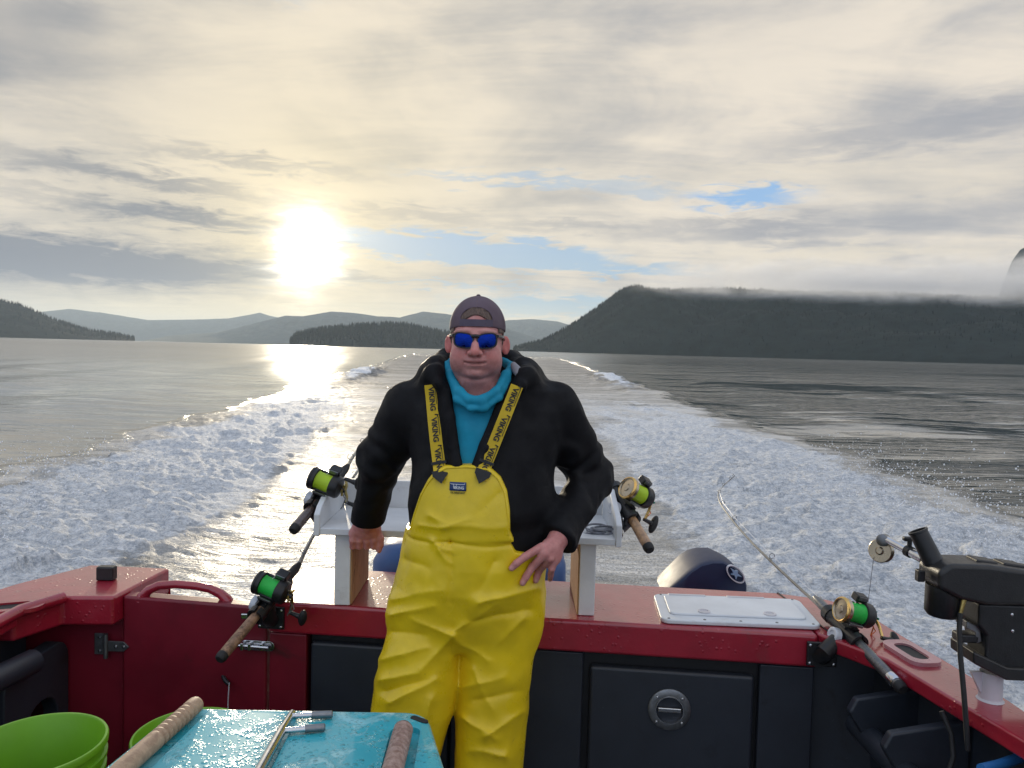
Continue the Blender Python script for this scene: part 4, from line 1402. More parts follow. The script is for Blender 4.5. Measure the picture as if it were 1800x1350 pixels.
MB().lathe(pw, pa_, [(-0.010, 0.030), (-0.008, 0.033), (-0.003, 0.028), (0.003, 0.028), (0.008, 0.033), (0.010, 0.031), (0.010, 0.012), (0.014, 0.008), (0.014, 0.001)], 32).build('pulley', SILVERPLATE, dg_)
MB().tube([pw + P(-0.02, 0, -0.02), W(1532, 1010, 2.15), W(1525, 1066, 2.2)], 0.0008, 5).build('downrigger_line', DULLSTEEL, dg_)
t0_, t1_ = Dp(1668, 1002, 0.07), W(1613, 932, 1.94)
tu = (t1_ - t0_).normalized()
MB().lathe(t0_, tu, [(0, 0.025), ((t1_ - t0_).length - 0.006, 0.0225), ((t1_ - t0_).length - 0.005, 0.0245), ((t1_ - t0_).length, 0.0245), ((t1_ - t0_).length, 0.019), ((t1_ - t0_).length - 0.05, 0.018)], 24, cap=False).build('rod_tube', BLACKP, dg_)
MB().box(Dp(1640, 1024, 0.06), (0.018, 0.02, 0.03)).build('side_button', BLACKP, dg_, bevel=0.003)
MB().tube([Dp(1699, 1056, 0.01), Dp(1692, 1082, 0.01)], [0.006, 0.0045], 10).build('cable_plug', BRASS, dg_)
MB().tube([Dp(1692, 1080, 0.01), Dp(1686, 1110, 0.0), Dp(1680, 1150, -0.02), Dp(1677, 1200, -0.04), Dp(1677, 1250, -0.05), Dp(1680, 1300, -0.05)], 0.0062, 10).build('power_cable', BLACKR, dg_)

# ------------------------------------------------------------------ outboard engines
NAVY = pbr('navy_cowling', (0.016, 0.026, 0.066), 0.48, coat=0.0, mott=0.08, mscale=6, spec=0.3)
BLUEC = pbr('blue_cowling', (0.020, 0.075, 0.23), 0.4, mott=0.12, mscale=6)
ko = empty('outboard_engine', P(0.83, 3.15, -0.2), 'small navy outboard engine with an oval emblem behind the transom', 'outboard engine')
ky = 3.05
kprof = [W(1168, 1046, ky), W(1190, 1026, ky), W(1212, 1007, ky), W(1234, 994, ky), (W(1256, 989, ky)), W(1276, 989, ky), W(1296, 998, ky), W(1312, 1014, ky), W(1317, 1030, ky), W(1316, 1075, ky), W(1180, 1075, ky)]
cen = sum(kprof, Vector()) / len(kprof)
m = MB()
rings = []
for dyy, sc_ in ((0.0, 0.90), (0.012, 0.955), (0.04, 0.985), (0.10, 1.0), (0.19, 0.97), (0.25, 0.90), (0.28, 0.80)):
    rings.append([cen + Vector(((q - cen).x * sc_, dyy + 0.10 * max(0, (q.z - cen.z)) * 2, (q - cen).z * (sc_ if q.z > cen.z else 1))) for q in kprof])
n = len(kprof)
m.add([q for r_ in rings for q in r_], [(i * n + j, i * n + (j + 1) % n, (i + 1) * n + (j + 1) % n, (i + 1) * n + j) for i in range(len(rings) - 1) for j in range(n)] +
      [tuple(range(n)), tuple(range((len(rings) - 1) * n, len(rings) * n))])
m.build('cowling', NAVY, ko, smooth=60)
ec = W(1293, 1010, ky - 0.004) + P(0, 0.06, 0)
eu, ev = Vector((0.72, 0, -0.69)).normalized(), Vector((0.69, 0, 0.72)).normalized()
en = Vector((0, -1, 0))
ec = Vector((W(1293, 1009, ky).x, ky - 0.005, W(1293, 1009, ky).z))


def ell(a_, b_, n=28):
    return [ec + eu * (a_ * math.cos(2 * math.pi * k / n)) + ev * (b_ * math.sin(2 * math.pi * k / n)) for k in range(n)]


o_, i_ = ell(0.046, 0.026), ell(0.042, 0.022)
m = MB()
k = len(o_)
m.add(o_ + i_ + [q + P(0, 0.012, 0) for q in o_] + [q + P(0, 0.012, 0) for q in i_],
      [f_ for i in range(k) for f_ in ((i, (i + 1) % k, k + (i + 1) % k, k + i), (i, 2 * k + i, 2 * k + (i + 1) % k, (i + 1) % k), (k + i, k + (i + 1) % k, 3 * k + (i + 1) % k, 3 * k + i))])
m.build('emblem_ring', WHITEK, ko)
m = MB()
bird = [(-0.032, 0.002), (-0.012, 0.008), (-0.004, 0.017), (0.003, 0.008), (0.026, 0.010), (0.010, 0.0), (0.016, -0.014), (0.0, -0.006), (-0.012, -0.015), (-0.010, -0.003)]
m.prism([ec + eu * a_ + ev * b_ for a_, b_ in bird], (0, 0.012, 0))
m.build('emblem_mark', pbr('pale_blue_mark', (0.25, 0.38, 0.55), 0.4), ko)
MB().box(P(cen.x, 3.28, 0.45), (0.16, 0.22, 1.1)).build('midsection', NAVY, ko, bevel=0.03)
MB().box(P(cen.x, 3.02, 0.80), (0.14, 0.26, 0.30)).build('clamp_bracket', BLACKP, ko, bevel=0.02)
MB().lathe(P(cen.x, 3.10, -0.20), (0, 1, 0), [(0, 0.01), (0.05, 0.05), (0.3, 0.055), (0.42, 0.03)], 18).build('gearcase', NAVY, ko)

mo = empty('main_engine', P(-0.15, 3.25, -0.2), 'wide blue engine cowling behind the transom, seen under the white tray', 'outboard engine')
m = MB()
for i, (z_, sx, sy) in enumerate(((0.74, 0.36, 0.26), (0.95, 0.40, 0.29), (1.13, 0.395, 0.285), (1.19, 0.36, 0.25), (1.205, 0.31, 0.20))):
    lp = rrect(P(-0.155, 3.24, z_), (1, 0, 0), (0, 1, 0), sx, sy, min(sx, sy) * 0.45, 6)
    m.v += lp
k = len(lp)
m.f += [(i * k + j, i * k + (j + 1) % k, (i + 1) * k + (j + 1) % k, (i + 1) * k + j) for i in range(4) for j in range(k)] + [tuple(range(k)), tuple(range(4 * k, 5 * k))]
m.m = [0] * len(m.f)
m.build('cowling', BLUEC, mo, smooth=60)
MB().box(P(-0.155, 3.28, 0.30), (0.22, 0.30, 0.90)).build('midsection', NAVY, mo, bevel=0.03)
MB().box(P(-0.155, 2.99, 0.62), (0.26, 0.12, 0.42)).build('clamp_bracket', BLACKP, mo, bevel=0.02)

# ------------------------------------------------------------------ teal cutting table with tools
TEAL = None


def teal_mat():
    m, t, b = material('wet_teal_plastic')
    p = objco(t)
    n = noise(p, 6, 5, 0.6)
    film = noise(p, 13, 6, 0.7, 0.8).ss(0.50, 0.60)
    c = mix(n.ss(0.3, 0.7), (0.030, 0.38, 0.46), (0.045, 0.46, 0.54))
    c = mix(film * 0.6, c, (0.30, 0.62, 0.66))
    setin(t, b, 'Base Color', c)
    v1 = voronoi(p, 130.0).ss(0.42, 0.06)
    v2 = voronoi(mapping(p, (1, 1, 1), (0, 0, 0.6), (0.3, 0.1, 0)), 62.0).ss(0.38, 0.05)
    msk = noise(p, 24, 5, 0.65).ss(0.44, 0.58)
    h = v1 * 0.7 * msk + v2 * noise(p, 17, 3).ss(0.48, 0.6) + film * 0.25
    setin(t, b, 'Roughness', (film * -0.18 + 0.34))
    b.inputs['Coat Weight'].default_value = 0.5
    b.inputs['Coat Roughness'].default_value = 0.05
    bump(t, b, h, 1.0, 0.0035)
    return m


TEAL = teal_mat()
ZL = 1.275
c_bl, c_br = G(318, 1246, ZL), G(742, 1254, ZL)
c_fl, c_fr = G(188, 1352, ZL), G(772, 1352, ZL)
tl = (c_bl - c_fl).normalized()
tr = (c_br - c_fr).normalized()
c_fl2, c_fr2 = c_fl - tl * 0.35, c_fr - tr * 0.35


def round_poly(pts, rads, n=6):
    out = []
    for i, p in enumerate(pts):
        a, b_ = pts[i - 1], pts[(i + 1) % len(pts)]
        d0, d1 = (a - p).normalized(), (b_ - p).normalized()
        r = rads[i]
        half = math.acos(max(-1, min(1, d0.dot(d1)))) / 2
        k = r / math.tan(half)
        p0, p1 = p + d0 * k, p + d1 * k
        c = p + (d0 + d1).normalized() * (r / math.sin(half))
        a0 = math.atan2((p0 - c).y, (p0 - c).x)
        a1 = math.atan2((p1 - c).y, (p1 - c).x)
        while a1 - a0 > math.pi: a1 -= 2 * math.pi
        while a1 - a0 < -math.pi: a1 += 2 * math.pi
        for j in range(n + 1):
            t_ = a0 + (a1 - a0) * j / n
            out.append(Vector((c.x + r * math.cos(t_), c.y + r * math.sin(t_), p.z)))
    return out


tt_ = empty('cutting_table', P(-0.40, 1.2, ZD), 'wet teal plastic cutting table with moulded tool slots in the foreground', 'table')
outer = round_poly([c_fl2, c_fr2, c_br, c_bl], [0.05, 0.05, 0.045, 0.05])
slab = MB().plate(outer, 0.055).build('table_top', TEAL, tt_)
# tool slots are cut into the top
cutters = []


def slot(pa, pb, wd, dp=0.012):
    a, b_ = G(pa[0], pa[1], ZL), G(pb[0], pb[1], ZL)
    d_ = (b_ - a).normalized()
    s_ = Vector((-d_.y, d_.x, 0))
    lp = rrect((a + b_) / 2 + P(0, 0, -dp), d_, s_, (b_ - a).length / 2, wd / 2, wd * 0.3)
    me = bpy.data.meshes.new('slot')
    o = MB().hexa(lp, [q + P(0, 0, dp + 0.02) for q in lp]).build('slot_cutter', TEAL)
    cutters.append(o)


slot((352, 1243), (205, 1385), 0.046)
slot((714, 1278), (688, 1400), 0.056)
slot((517, 1252), (440, 1400), 0.022)
bpy.context.view_layer.update()
for o in cutters:
    md = slab.modifiers.new('slot', 'BOOLEAN')
    md.operation = 'DIFFERENCE'
    md.object = o
    md.solver = 'EXACT'
bv = slab.modifiers.new('bevel', 'BEVEL')
bv.width = 0.006
bv.segments = 3
bv.angle_limit = R(35)
bpy.context.view_layer.update()
dgp = bpy.context.evaluated_depsgraph_get()
nm_ = bpy.data.meshes.new_from_object(slab.evaluated_get(dgp))
slab.modifiers.clear()
slab.data = nm_
nm_.polygons.foreach_set('use_smooth', [True] * len(nm_.polygons))
nm_.set_sharp_from_angle(angle=R(40))
for o in cutters:
    bpy.data.objects.remove(o)
# rim bead, carry slot and legs
MB().tube([q + P(0, 0, -0.012) for q in outer] + [outer[0] + P(0, 0, -0.012)], 0.0115, 10, cap=False).build('rim_bead', TEAL, tt_)
hs_ = G(737, 1264, ZL + 0.0012)
MB().hexa(rrect(hs_ - P(0, 0, 0.006), (1, -0.65, 0), (0.65, 1, 0), 0.020, 0.0068, 0.006), rrect(hs_, (1, -0.65, 0), (0.65, 1, 0), 0.020, 0.0068, 0.006)).build('carry_slot', BLACKR, tt_)
for q in (c_fl2, c_fr2, c_br, c_bl):
    cc = (c_fl2 + c_fr2 + c_br + c_bl) / 4
    q2 = q.lerp(cc, 0.22)
    MB().tube([P(q2.x, q2.y, ZL - 0.056), P(q2.x, q2.y, ZD + 0.001)], 0.02, 12).build('leg', GREYPL, tt_)


def wood(name, c1, c2, scale=70):
    m, t, b = material(name)
    p = objco(t)
    g = noise(p, scale, 5, 0.65, 0.6)
    setin(t, b, 'Base Color', mix(g.ss(0.3, 0.7), c1, c2))
    b.inputs['Roughness'].default_value = 0.6
    bump(t, b, g, 0.25, 0.002)
    return m


WOODA = wood('pale_turned_wood', (0.34, 0.22, 0.14), (0.50, 0.34, 0.22))
WOODB = wood('weathered_turned_wood', (0.22, 0.13, 0.10), (0.42, 0.29, 0.24), 90)


def club(label, a, b_, r, groove0, groove1, ng, mat, name='wooden_club', cut=0.22):
    a, b_ = Vector(a), Vector(b_)
    d_ = (b_ - a).normalized()
    L = (b_ - a).length
    rt = empty(name, a, label, 'wooden club', 'wooden clubs in the table slots')
    prof = [(0.0, 0.002), (0.002, r * 0.6), (0.006, r * 0.9), (0.012, r), (groove0 - 0.004, r)]
    st = (groove1 - groove0) / ng
    for i in range(ng):
        s0 = groove0 + st * i
        prof += [(s0, r), (s0 + st * 0.18, r * (1 - cut)), (s0 + st * 0.42, r * (1 - cut * 0.9)), (s0 + st * 0.72, r * 1.0), (s0 + st * 0.97, r * 1.02)]
    prof += [(groove1 + 0.01, r), (L, r * 1.02)]
    MB().lathe(a, d_, prof, 20).build('handle', mat, rt)
    rt2 = MB().lathe(a, d_, [(L, r * 1.02), (L + 0.004, r * 0.98), (L + 0.10, r * 0.98), (L + 0.104, r * 0.5)], 20).build('head', mat, rt)
    return rt


ra = 0.0168
club('pale wooden club with scalloped grip in the left slot of the teal table', G(348, 1241, ZL) + P(0, 0, ra - 0.010), G(212, 1362, ZL) + P(0, 0, ra - 0.010), ra, 0.034, 0.150, 8, WOODA)
club('weathered wooden club with ringed grip in the right slot of the teal table', G(710, 1286, ZL) + P(0, 0, ra - 0.008), G(690, 1362, ZL) + P(0, 0, ra - 0.008), 0.0185, 0.014, 0.122, 7, WOODB, cut=0.13)
hk = empty('gaff_tool', G(515, 1262, ZL + 0.004), 'steel tool with two side prongs lying across the teal table', 'tool')
zt2 = 0.0085
MB().tube([G(514, 1260, ZL) + P(0, 0, zt2), G(496, 1290, ZL) + P(0, 0, zt2)], [0.0062, 0.0075], 12).build('shank', STEEL, hk)
MB().tube([G(496, 1290, ZL) + P(0, 0, zt2), G(452, 1370, ZL) + P(0, 0, zt2)], 0.0090, 12).build('handle', STEEL, hk)
for a_, b_ in (((511, 1266), (585, 1263)), ((500, 1292), (572, 1286))):
    p0, p1 = G(a_[0], a_[1], ZL) + P(0, 0, zt2), G(b_[0], b_[1], ZL) + P(0, 0, zt2)
    pr_ = MB().tube([p0, p0.lerp(p1, 0.55)], 0.0055, 10).build('prong', STEEL, hk)
    MB().tube([p0.lerp(p1, 0.5), p0.lerp(p1, 0.97), p1], [0.0074, 0.0074, 0.0045], 10).build('prong_sleeve', DULLSTEEL, pr_)

# ------------------------------------------------------------------ buckets on a storage box
LIME = pbr('lime_bucket_plastic', (0.15, 0.37, 0.012), 0.42, mott=0.08, mscale=5, bmp=0.04)


def bucket(label, c, r):
    c = Vector(c)
    z0 = 0.64
    rt = empty('bucket', P(c.x, c.y, z0), label, 'bucket', 'green buckets')
    h = c.z - z0
    prof = [(0.0, 0.001), (0.0, r * 0.82), (0.004, r * 0.84)]
    prof += [(h - 0.085, r * 0.955), (h - 0.083, r * 1.0), (h - 0.071, r * 1.005), (h - 0.069, r * 0.965), (h - 0.052, r * 0.97), (h - 0.050, r * 1.015), (h - 0.040, r * 1.02), (h - 0.038, r * 0.975),
             (h - 0.018, r * 0.985), (h - 0.016, r * 1.03), (h - 0.004, r * 1.035), (h, r * 1.02), (h, r * 0.985), (h - 0.004, r * 0.965), (0.008, r * 0.80), (0.008, 0.001)]
    MB().lathe(P(c.x, c.y, z0), (0, 0, 1), prof, 56, cap=False).build('shell', LIME, rt)
    e = P(c.x, c.y, c.z - 0.06)
    for s_ in (-1, 1):
        MB().lathe(e + P(0, s_ * r * 0.97, 0), (0, s_, 0), [(0, 0.014), (0.008, 0.012), (0.010, 0.002)], 14).build('handle_ear', LIME, rt)
    return rt


bk1 = W(62, 1306, 1.74)
bk2 = W(336, 1288, 1.93)
bucket('open lime green bucket in the lower left corner', bk1, 0.148)
bucket('lime green bucket half hidden behind the teal table', bk2, 0.140)
sb_ = empty('storage_box', P(-0.98, 1.84, ZD + 0.001), 'low dark storage box under the green buckets', 'box')
MB().box(P(-0.98, 1.84, ZD + 0.13), (0.78, 0.62, 0.258)).build('body', GREY, sb_, bevel=0.01)
MB().box(P(-0.98, 1.84, ZD + 0.274), (0.80, 0.64, 0.028)).build('lid', GREY, sb_, bevel=0.008)

# ------------------------------------------------------------------ spray thrown off the wake
def spray(name, label, n, fn, seed):
    rs = np.random.RandomState(seed)
    P_ = fn(rs, n)
    r = 0.0035 + 0.008 * rs.rand(n) ** 3
    oc = np.array([(1, 0, 0), (-1, 0, 0), (0, 1, 0), (0, -1, 0), (0, 0, 1), (0, 0, -1)], float)
    of = np.array([(0, 2, 4), (2, 1, 4), (1, 3, 4), (3, 0, 4), (2, 0, 5), (1, 2, 5), (3, 1, 5), (0, 3, 5)])
    st = 1 + 0.8 * rs.rand(n, 3)
    V = (P_[:, None] + oc[None] * (r[:, None] * st)[:, None]).reshape(-1, 3)
    F = (np.arange(n)[:, None, None] * 6 + of[None]).reshape(-1, 3)
    o = link(name, npmesh(name, V, F), SPRAY)
    tag(o, label, 'spray', None, 'stuff')


SPRAY = pbr('water_drops', (0.80, 0.82, 0.85), 0.12, mott=0.05)


def spray_right(rs, n):
    y = 3.5 + 11 * rs.rand(n) ** 1.3
    edge = 5.6 + 0.04 * y
    x = edge + rs.normal(0, 0.55, n) - 0.8 * rs.rand(n)
    z = 0.03 + np.abs(rs.normal(0, 0.30, n)) * np.exp(-((x - edge) / 1.2) ** 2)
    return np.stack([x, y, z], -1)


def spray_left(rs, n):
    y = 3.2 + 9 * rs.rand(n) ** 1.3
    edge = -5.9 - 0.10 * y
    x = edge + rs.normal(0, 0.8, n) + 1.4 * rs.rand(n)
    z = 0.03 + np.abs(rs.normal(0, 0.22, n))
    return np.stack([x, y, z], -1)


spray('spray', 'white drops of spray over the right edge of the wake', 5200, spray_right, 5)
spray('spray', 'white drops of spray over the left edge of the wake', 4200, spray_left, 6)

# ------------------------------------------------------------------ implicit surfaces for the figure
def V3(v):
    return np.array([v[0], v[1], v[2]], float)


def s_ell(p, c, r):
    q = (p - c) / r
    k0 = np.sqrt((q * q).sum(-1)) + 1e-9
    k1 = np.sqrt(((q / r) ** 2).sum(-1)) + 1e-9
    return k0 * (k0 - 1) / k1


def s_cone(p, a, b, ra, rb):
    a, b = V3(a), V3(b)
    ba = b - a
    pa = p - a
    h = np.clip((pa @ ba) / (ba @ ba), 0, 1)
    return np.sqrt(((pa - h[:, None] * ba) ** 2).sum(-1)) - (ra + (rb - ra) * h)


def s_chain(p, pts, k=0.0):
    d = None
    for (a, ra), (b, rb) in zip(pts[:-1], pts[1:]):
        e = s_cone(p, a, b, ra, rb)
        d = e if d is None else (smin(d, e, k) if k else np.minimum(d, e))
    return d


def smin(a, b, k):
    h = np.clip(0.5 + 0.5 * (b - a) / k, 0, 1)
    return b + (a - b) * h - k * h * (1 - h)


def smax(a, b, k):
    return -smin(-a, -b, k)


def s_loft(p, secs, n=2.3):
    """stacked super-ellipses: rows of (z, cx, cy, a, b), from the top down or up"""
    S = np.array(sorted(secs), float)
    z = p[:, 2]
    cx, cy_, a, b = (np.interp(z, S[:, 0], S[:, i]) for i in range(1, 5))
    q = (np.abs((p[:, 0] - cx) / a) ** n + np.abs((p[:, 1] - cy_) / b) ** n) ** (1 / n)
    d = (q - 1) * np.minimum(a, b)
    return smax(d, np.maximum(z - S[-1, 0], S[0, 0] - z), 0.02)


def s_poly(x, z, poly):
    """signed distance to a polygon in the plane, negative inside"""
    P_ = np.array(poly, float)
    d = np.full(x.shape, 1e9)
    inside = np.zeros(x.shape, bool)
    n = len(P_)
    for i in range(n):
        a, b = P_[i], P_[(i + 1) % n]
        e = b - a
        wx, wz = x - a[0], z - a[1]
        t = np.clip((wx * e[0] + wz * e[1]) / (e @ e), 0, 1)
        d = np.minimum(d, (wx - e[0] * t) ** 2 + (wz - e[1] * t) ** 2)
        cond = ((a[1] > z) != (b[1] > z)) & (x < (b[0] - a[0]) * (z - a[1]) / (b[1] - a[1] + 1e-12) + a[0])
        inside ^= cond
    return np.where(inside, -1, 1) * np.sqrt(d)


def surface(f, lo, hi, res, B=16):
    lo, hi = np.array(lo, float), np.array(hi, float)
    nb = np.ceil((hi - lo) / (res * B)).astype(int)
    n = nb * B + 1
    D_ = np.zeros(n, np.float32)
    c = np.stack(np.meshgrid(*[lo[i] + (np.arange(nb[i]) + 0.5) * B * res for i in range(3)], indexing='ij'), -1)
    dc = f(c.reshape(-1, 3)).reshape(nb)
    lim = B * res * 0.87 * 1.6 + 0.012
    for i in range(nb[0]):
        for j in range(nb[1]):
            for k in range(nb[2]):
                D_[i * B:(i + 1) * B + 1, j * B:(j + 1) * B + 1, k * B:(k + 1) * B + 1] = 1.0 if dc[i, j, k] > 0 else -1.0
    act = np.argwhere(np.abs(dc) < lim)
    g = np.arange(B + 1)
    loc = np.stack(np.meshgrid(g, g, g, indexing='ij'), -1).reshape(-1, 3)
    for s0 in range(0, len(act), 60):
        blk = act[s0:s0 + 60]
        idx = (blk[:, None, :] * B + loc[None]).reshape(-1, 3)
        val = f(lo + idx * res)
        D_[idx[:, 0], idx[:, 1], idx[:, 2]] = val
    S = D_ < 0
    cs = [(a, b, c_) for a in (0, 1) for b in (0, 1) for c_ in (0, 1)]
    cnt = np.zeros(n - 1, np.int8)
    for a, b, c_ in cs:
        cnt += S[a:n[0] - 1 + a, b:n[1] - 1 + b, c_:n[2] - 1 + c_]
    cell = np.argwhere((cnt > 0) & (cnt < 8))
    vid = np.full(n - 1, -1, np.int32)
    vid[cell[:, 0], cell[:, 1], cell[:, 2]] = np.arange(len(cell))
    cv = {q: D_[cell[:, 0] + q[0], cell[:, 1] + q[1], cell[:, 2] + q[2]] for q in cs}
    acc = np.zeros((len(cell), 3))
    num = np.zeros(len(cell))
    for q in cs:
        for ax in range(3):
            if q[ax] == 0:
                q2 = tuple(1 if i == ax else q[i] for i in range(3))
                v0, v1 = cv[q], cv[q2]
                x = (v0 < 0) != (v1 < 0)
                t = np.where(x, v0 / (v0 - v1 + 1e-12), 0)
                pt = np.tile(np.array(q, float), (len(cell), 1))
                pt[:, ax] = t
                acc += pt * x[:, None]
                num += x
    verts = lo + (cell + acc / num[:, None]) * res
    faces = []
    for ax in range(3):
        o1, o2 = [(1, 2), (2, 0), (0, 1)][ax]
        sl0 = [slice(1, n[i] - 1) for i in range(3)]
        sl1 = list(sl0)
        sl0[ax] = slice(0, n[ax] - 1)
        sl1[ax] = slice(1, n[ax])
        s0, s1 = S[tuple(sl0)], S[tuple(sl1)]
        for sgn in (0, 1):
            e = np.argwhere(s0 & ~s1) if sgn == 0 else np.argwhere(~s0 & s1)
            e = e + np.array([0 if i == ax else 1 for i in range(3)])
            q = []
            for d1, d2 in ((0, 0), (-1, 0), (-1, -1), (0, -1)):
                w_ = e.copy()
                w_[:, o1] += d1
                w_[:, o2] += d2
                q.append(vid[w_[:, 0], w_[:, 1], w_[:, 2]])
            q = np.stack(q, -1)
            faces.append(q if sgn == 0 else q[:, ::-1])
    F = np.concatenate(faces)
    return verts, F[(F >= 0).all(1)]


def only(mask, f, p, default=1.0):
    """evaluate f where the mask holds"""
    out = np.full(len(p), default)
    if mask.any():
        out[mask] = f(p[mask])
    return out


def ballm(p, c, r):
    return ((p - V3(c)) ** 2).sum(-1) < r * r


def relax(v, f, it=2, k=0.5):
    e = np.concatenate([f[:, [0, 1]], f[:, [1, 2]], f[:, [2, 3]], f[:, [3, 0]]])
    for _ in range(it):
        s = np.zeros_like(v)
        c = np.zeros(len(v))
        for i in range(3):
            s[:, i] = np.bincount(e[:, 0], v[e[:, 1], i], len(v)) + np.bincount(e[:, 1], v[e[:, 0], i], len(v))
        c = np.bincount(e[:, 0], minlength=len(v)) + np.bincount(e[:, 1], minlength=len(v))
        v = v + k * (s / np.maximum(c, 1)[:, None] - v)
    return v


def front_y(f, x, z, y0=1.9, y1=2.35):
    """the y at which a ray from the camera side meets the surface f at x, z"""
    ys_ = np.linspace(y0, y1, 121)
    d = f(np.stack([np.full(121, x), ys_, np.full(121, z)], -1))
    i = np.argmax(d < 0)
    if not (d < 0).any():
        return None
    t = d[i - 1] / (d[i - 1] - d[i])
    return ys_[i - 1] + (ys_[1] - ys_[0]) * t


# ------------------------------------------------------------------ the man
MB0 = Vector((-0.13, 2.20, ZD + 0.001))
WX = lambda px, Y: (px - 900) * Y / FPX
WZ = lambda px, py, Y: W(px, py, Y).z

TORSO = [(1.945, -0.085, 2.245, 0.075, 0.07), (1.92, -0.083, 2.24, 0.125, 0.09), (1.885, -0.080, 2.235, 0.190, 0.115), (1.83, -0.078, 2.23, 0.215, 0.132),
         (1.78, -0.077, 2.225, 0.218, 0.145), (1.69, -0.077, 2.22, 0.216, 0.158), (1.61, -0.077, 2.215, 0.213, 0.170),
         (1.53, -0.077, 2.21, 0.210, 0.180), (1.46, -0.078, 2.21, 0.207, 0.178), (1.385, -0.08, 2.21, 0.202, 0.172)]
SH1, EL1, WR1 = W(722, 718, 2.25), W(668, 808, 2.31), W(650, 912, 2.385)
SH2, EL2, WR2 = W(972, 720, 2.25), W(1040, 838, 2.33), W(984, 945, 2.10)


def torso(p):
    return s_loft(p, TORSO, 2.35)


def arm_folds(p, a, b, n_, amp):
    a, b = V3(a), V3(b)
    ba = b - a
    h = ((p - a) @ ba) / (ba @ ba)
    ph = perlin(p[:, 0] * 9, p[:, 1] * 9, p[:, 2] * 9)
    return amp * np.sin((h * n_ + 1.2 * ph) * 2 * np.pi) * np.exp(-((h - 0.8) / 0.42) ** 2)


LAP_L = [(762, 664), (778, 690), (790, 735), (802, 785), (813, 830)]
LAP_R = [(926, 664), (905, 690), (884, 735), (858, 785), (838, 830)]
VCUT = [(WX(a, 2.08), WZ(a, b, 2.08)) for a, b in ((784, 610), (786, 660), (792, 700), (802, 760), (814, 835), (828, 835), (846, 780), (868, 722), (889, 672), (898, 610))]


def _lapel(pts, r0):
    out = []
    for a, b in pts:
        x, z = WX(a, 2.10), WZ(a, b, 2.10)
        y = front_y(torso, x, z)
        y = 2.16 if y is None else y
        out.append((Vector((x, y - 0.002, z)), r0))
    return out


LAPL, LAPR = _lapel(LAP_L, 0.0105), _lapel(LAP_R, 0.0115)
HOOD = [(W(770, 672, 2.125), 0.013), (W(764, 656, 2.17), 0.020), (W(766, 645, 2.24), 0.026), (W(786, 636, 2.33), 0.034), (W(838, 632, 2.375), 0.038), (W(898, 638, 2.33), 0.035), (W(922, 650, 2.24), 0.027), (W(924, 662, 2.17), 0.021), (W(917, 676, 2.125), 0.014)]
HOOD2 = [(W(752, 668, 2.19), 0.020), (W(757, 655, 2.27), 0.030), (W(800, 650, 2.37), 0.040), (W(880, 652, 2.37), 0.042), (W(930, 660, 2.27), 0.032), (W(936, 674, 2.19), 0.020)]


def jacket(p):
    d = torso(p)
    d = d + 0.012 * sstep(1.56, 1.50, p[:, 2]) * sstep(2.16, 2.12, p[:, 1])      # held in by the overalls
    a1 = smin(s_cone(p, SH1, EL1, 0.082, 0.068), s_cone(p, EL1, WR1, 0.066, 0.0545), 0.03)
    a1 = a1 + only(np.abs(a1) < 0.04, lambda q: arm_folds(q, SH1, EL1, 3.2, 0.0030) + arm_folds(q, WR1, EL1, 2.8, 0.0028), p, 0.0)
    a2 = smin(s_cone(p, SH2, EL2, 0.085, 0.068), s_cone(p, EL2, WR2, 0.066, 0.050), 0.03)
    a2 = a2 + only(np.abs(a2) < 0.04, lambda q: arm_folds(q, SH2, EL2, 3.6, 0.0034) + arm_folds(q, WR2, EL2, 2.8, 0.0030), p, 0.0)
    # cuffs end square
    for w_, e_, s_ in ((WR1, EL1, 1), (WR2, EL2, 2)):
        ax_ = V3((w_ - e_).normalized())
        pl_ = (p - V3(w_)) @ ax_ - 0.012
        near_ = np.sqrt(((p - V3(w_)) ** 2).sum(-1)) < 0.12
        if s_ == 1:
            a1 = np.where(near_, smax(a1, pl_, 0.008), a1)
        else:
            a2 = np.where(near_, smax(a2, pl_, 0.008), a2)
    d = smin(d, a1, 0.035)
    d = smin(d, a2, 0.035)
    sk = np.abs(d) < 0.05
    n1 = only(sk, lambda q: fbm(q[:, 0] * 7, q[:, 1] * 7, q[:, 2] * 5, 3), p, 0.0)
    # drapery: folds from the armpits towards the waist, and general softness
    fx = (p[:, 0] + 0.08)
    d = d + 0.0045 * np.sin(np.abs(fx) * 42 + p[:, 2] * 26 + 3 * n1) * sstep(0.10, 0.20, np.abs(fx)) * sstep(1.80, 1.62, p[:, 2]) + 0.006 * n1
    cut = s_poly(p[:, 0], p[:, 2], VCUT)
    cut = np.maximum(cut, p[:, 1] - 2.21)
    d = smax(d, -cut, 0.006)
    up = (p[:, 2] > 1.50) & (np.abs(p[:, 0] + 0.09) < 0.30)
    n2 = only(up & ((np.abs(d) < 0.05) | (p[:, 2] > 1.82)), lambda q: fbm(q[:, 0] * 26, q[:, 1] * 26, q[:, 2] * 12, 2), p, 0.0)
    d = smin(d, only(up, lambda q: s_chain(q, LAPL, 0.01), p) + 0.006 * n2, 0.022)
    d = smin(d, only(up, lambda q: s_chain(q, LAPR, 0.01), p) + 0.006 * n2, 0.022)
    # hollow for the neck, then the hood lying round it
    d = smax(d, -s_cone(p, (-0.095, 2.20, 1.93), (-0.095, 2.22, 2.1), 0.088, 0.10), 0.01)
    d = smin(d, only(p[:, 2] > 1.76, lambda q: s_chain(q, HOOD2, 0.03), p) + 0.006 * n2, 0.05)
    d = smin(d, only(p[:, 2] > 1.76, lambda q: s_chain(q, HOOD, 0.03), p) + 0.006 * n2, 0.030)
    return smax(d, 1.392 - p[:, 2], 0.006)


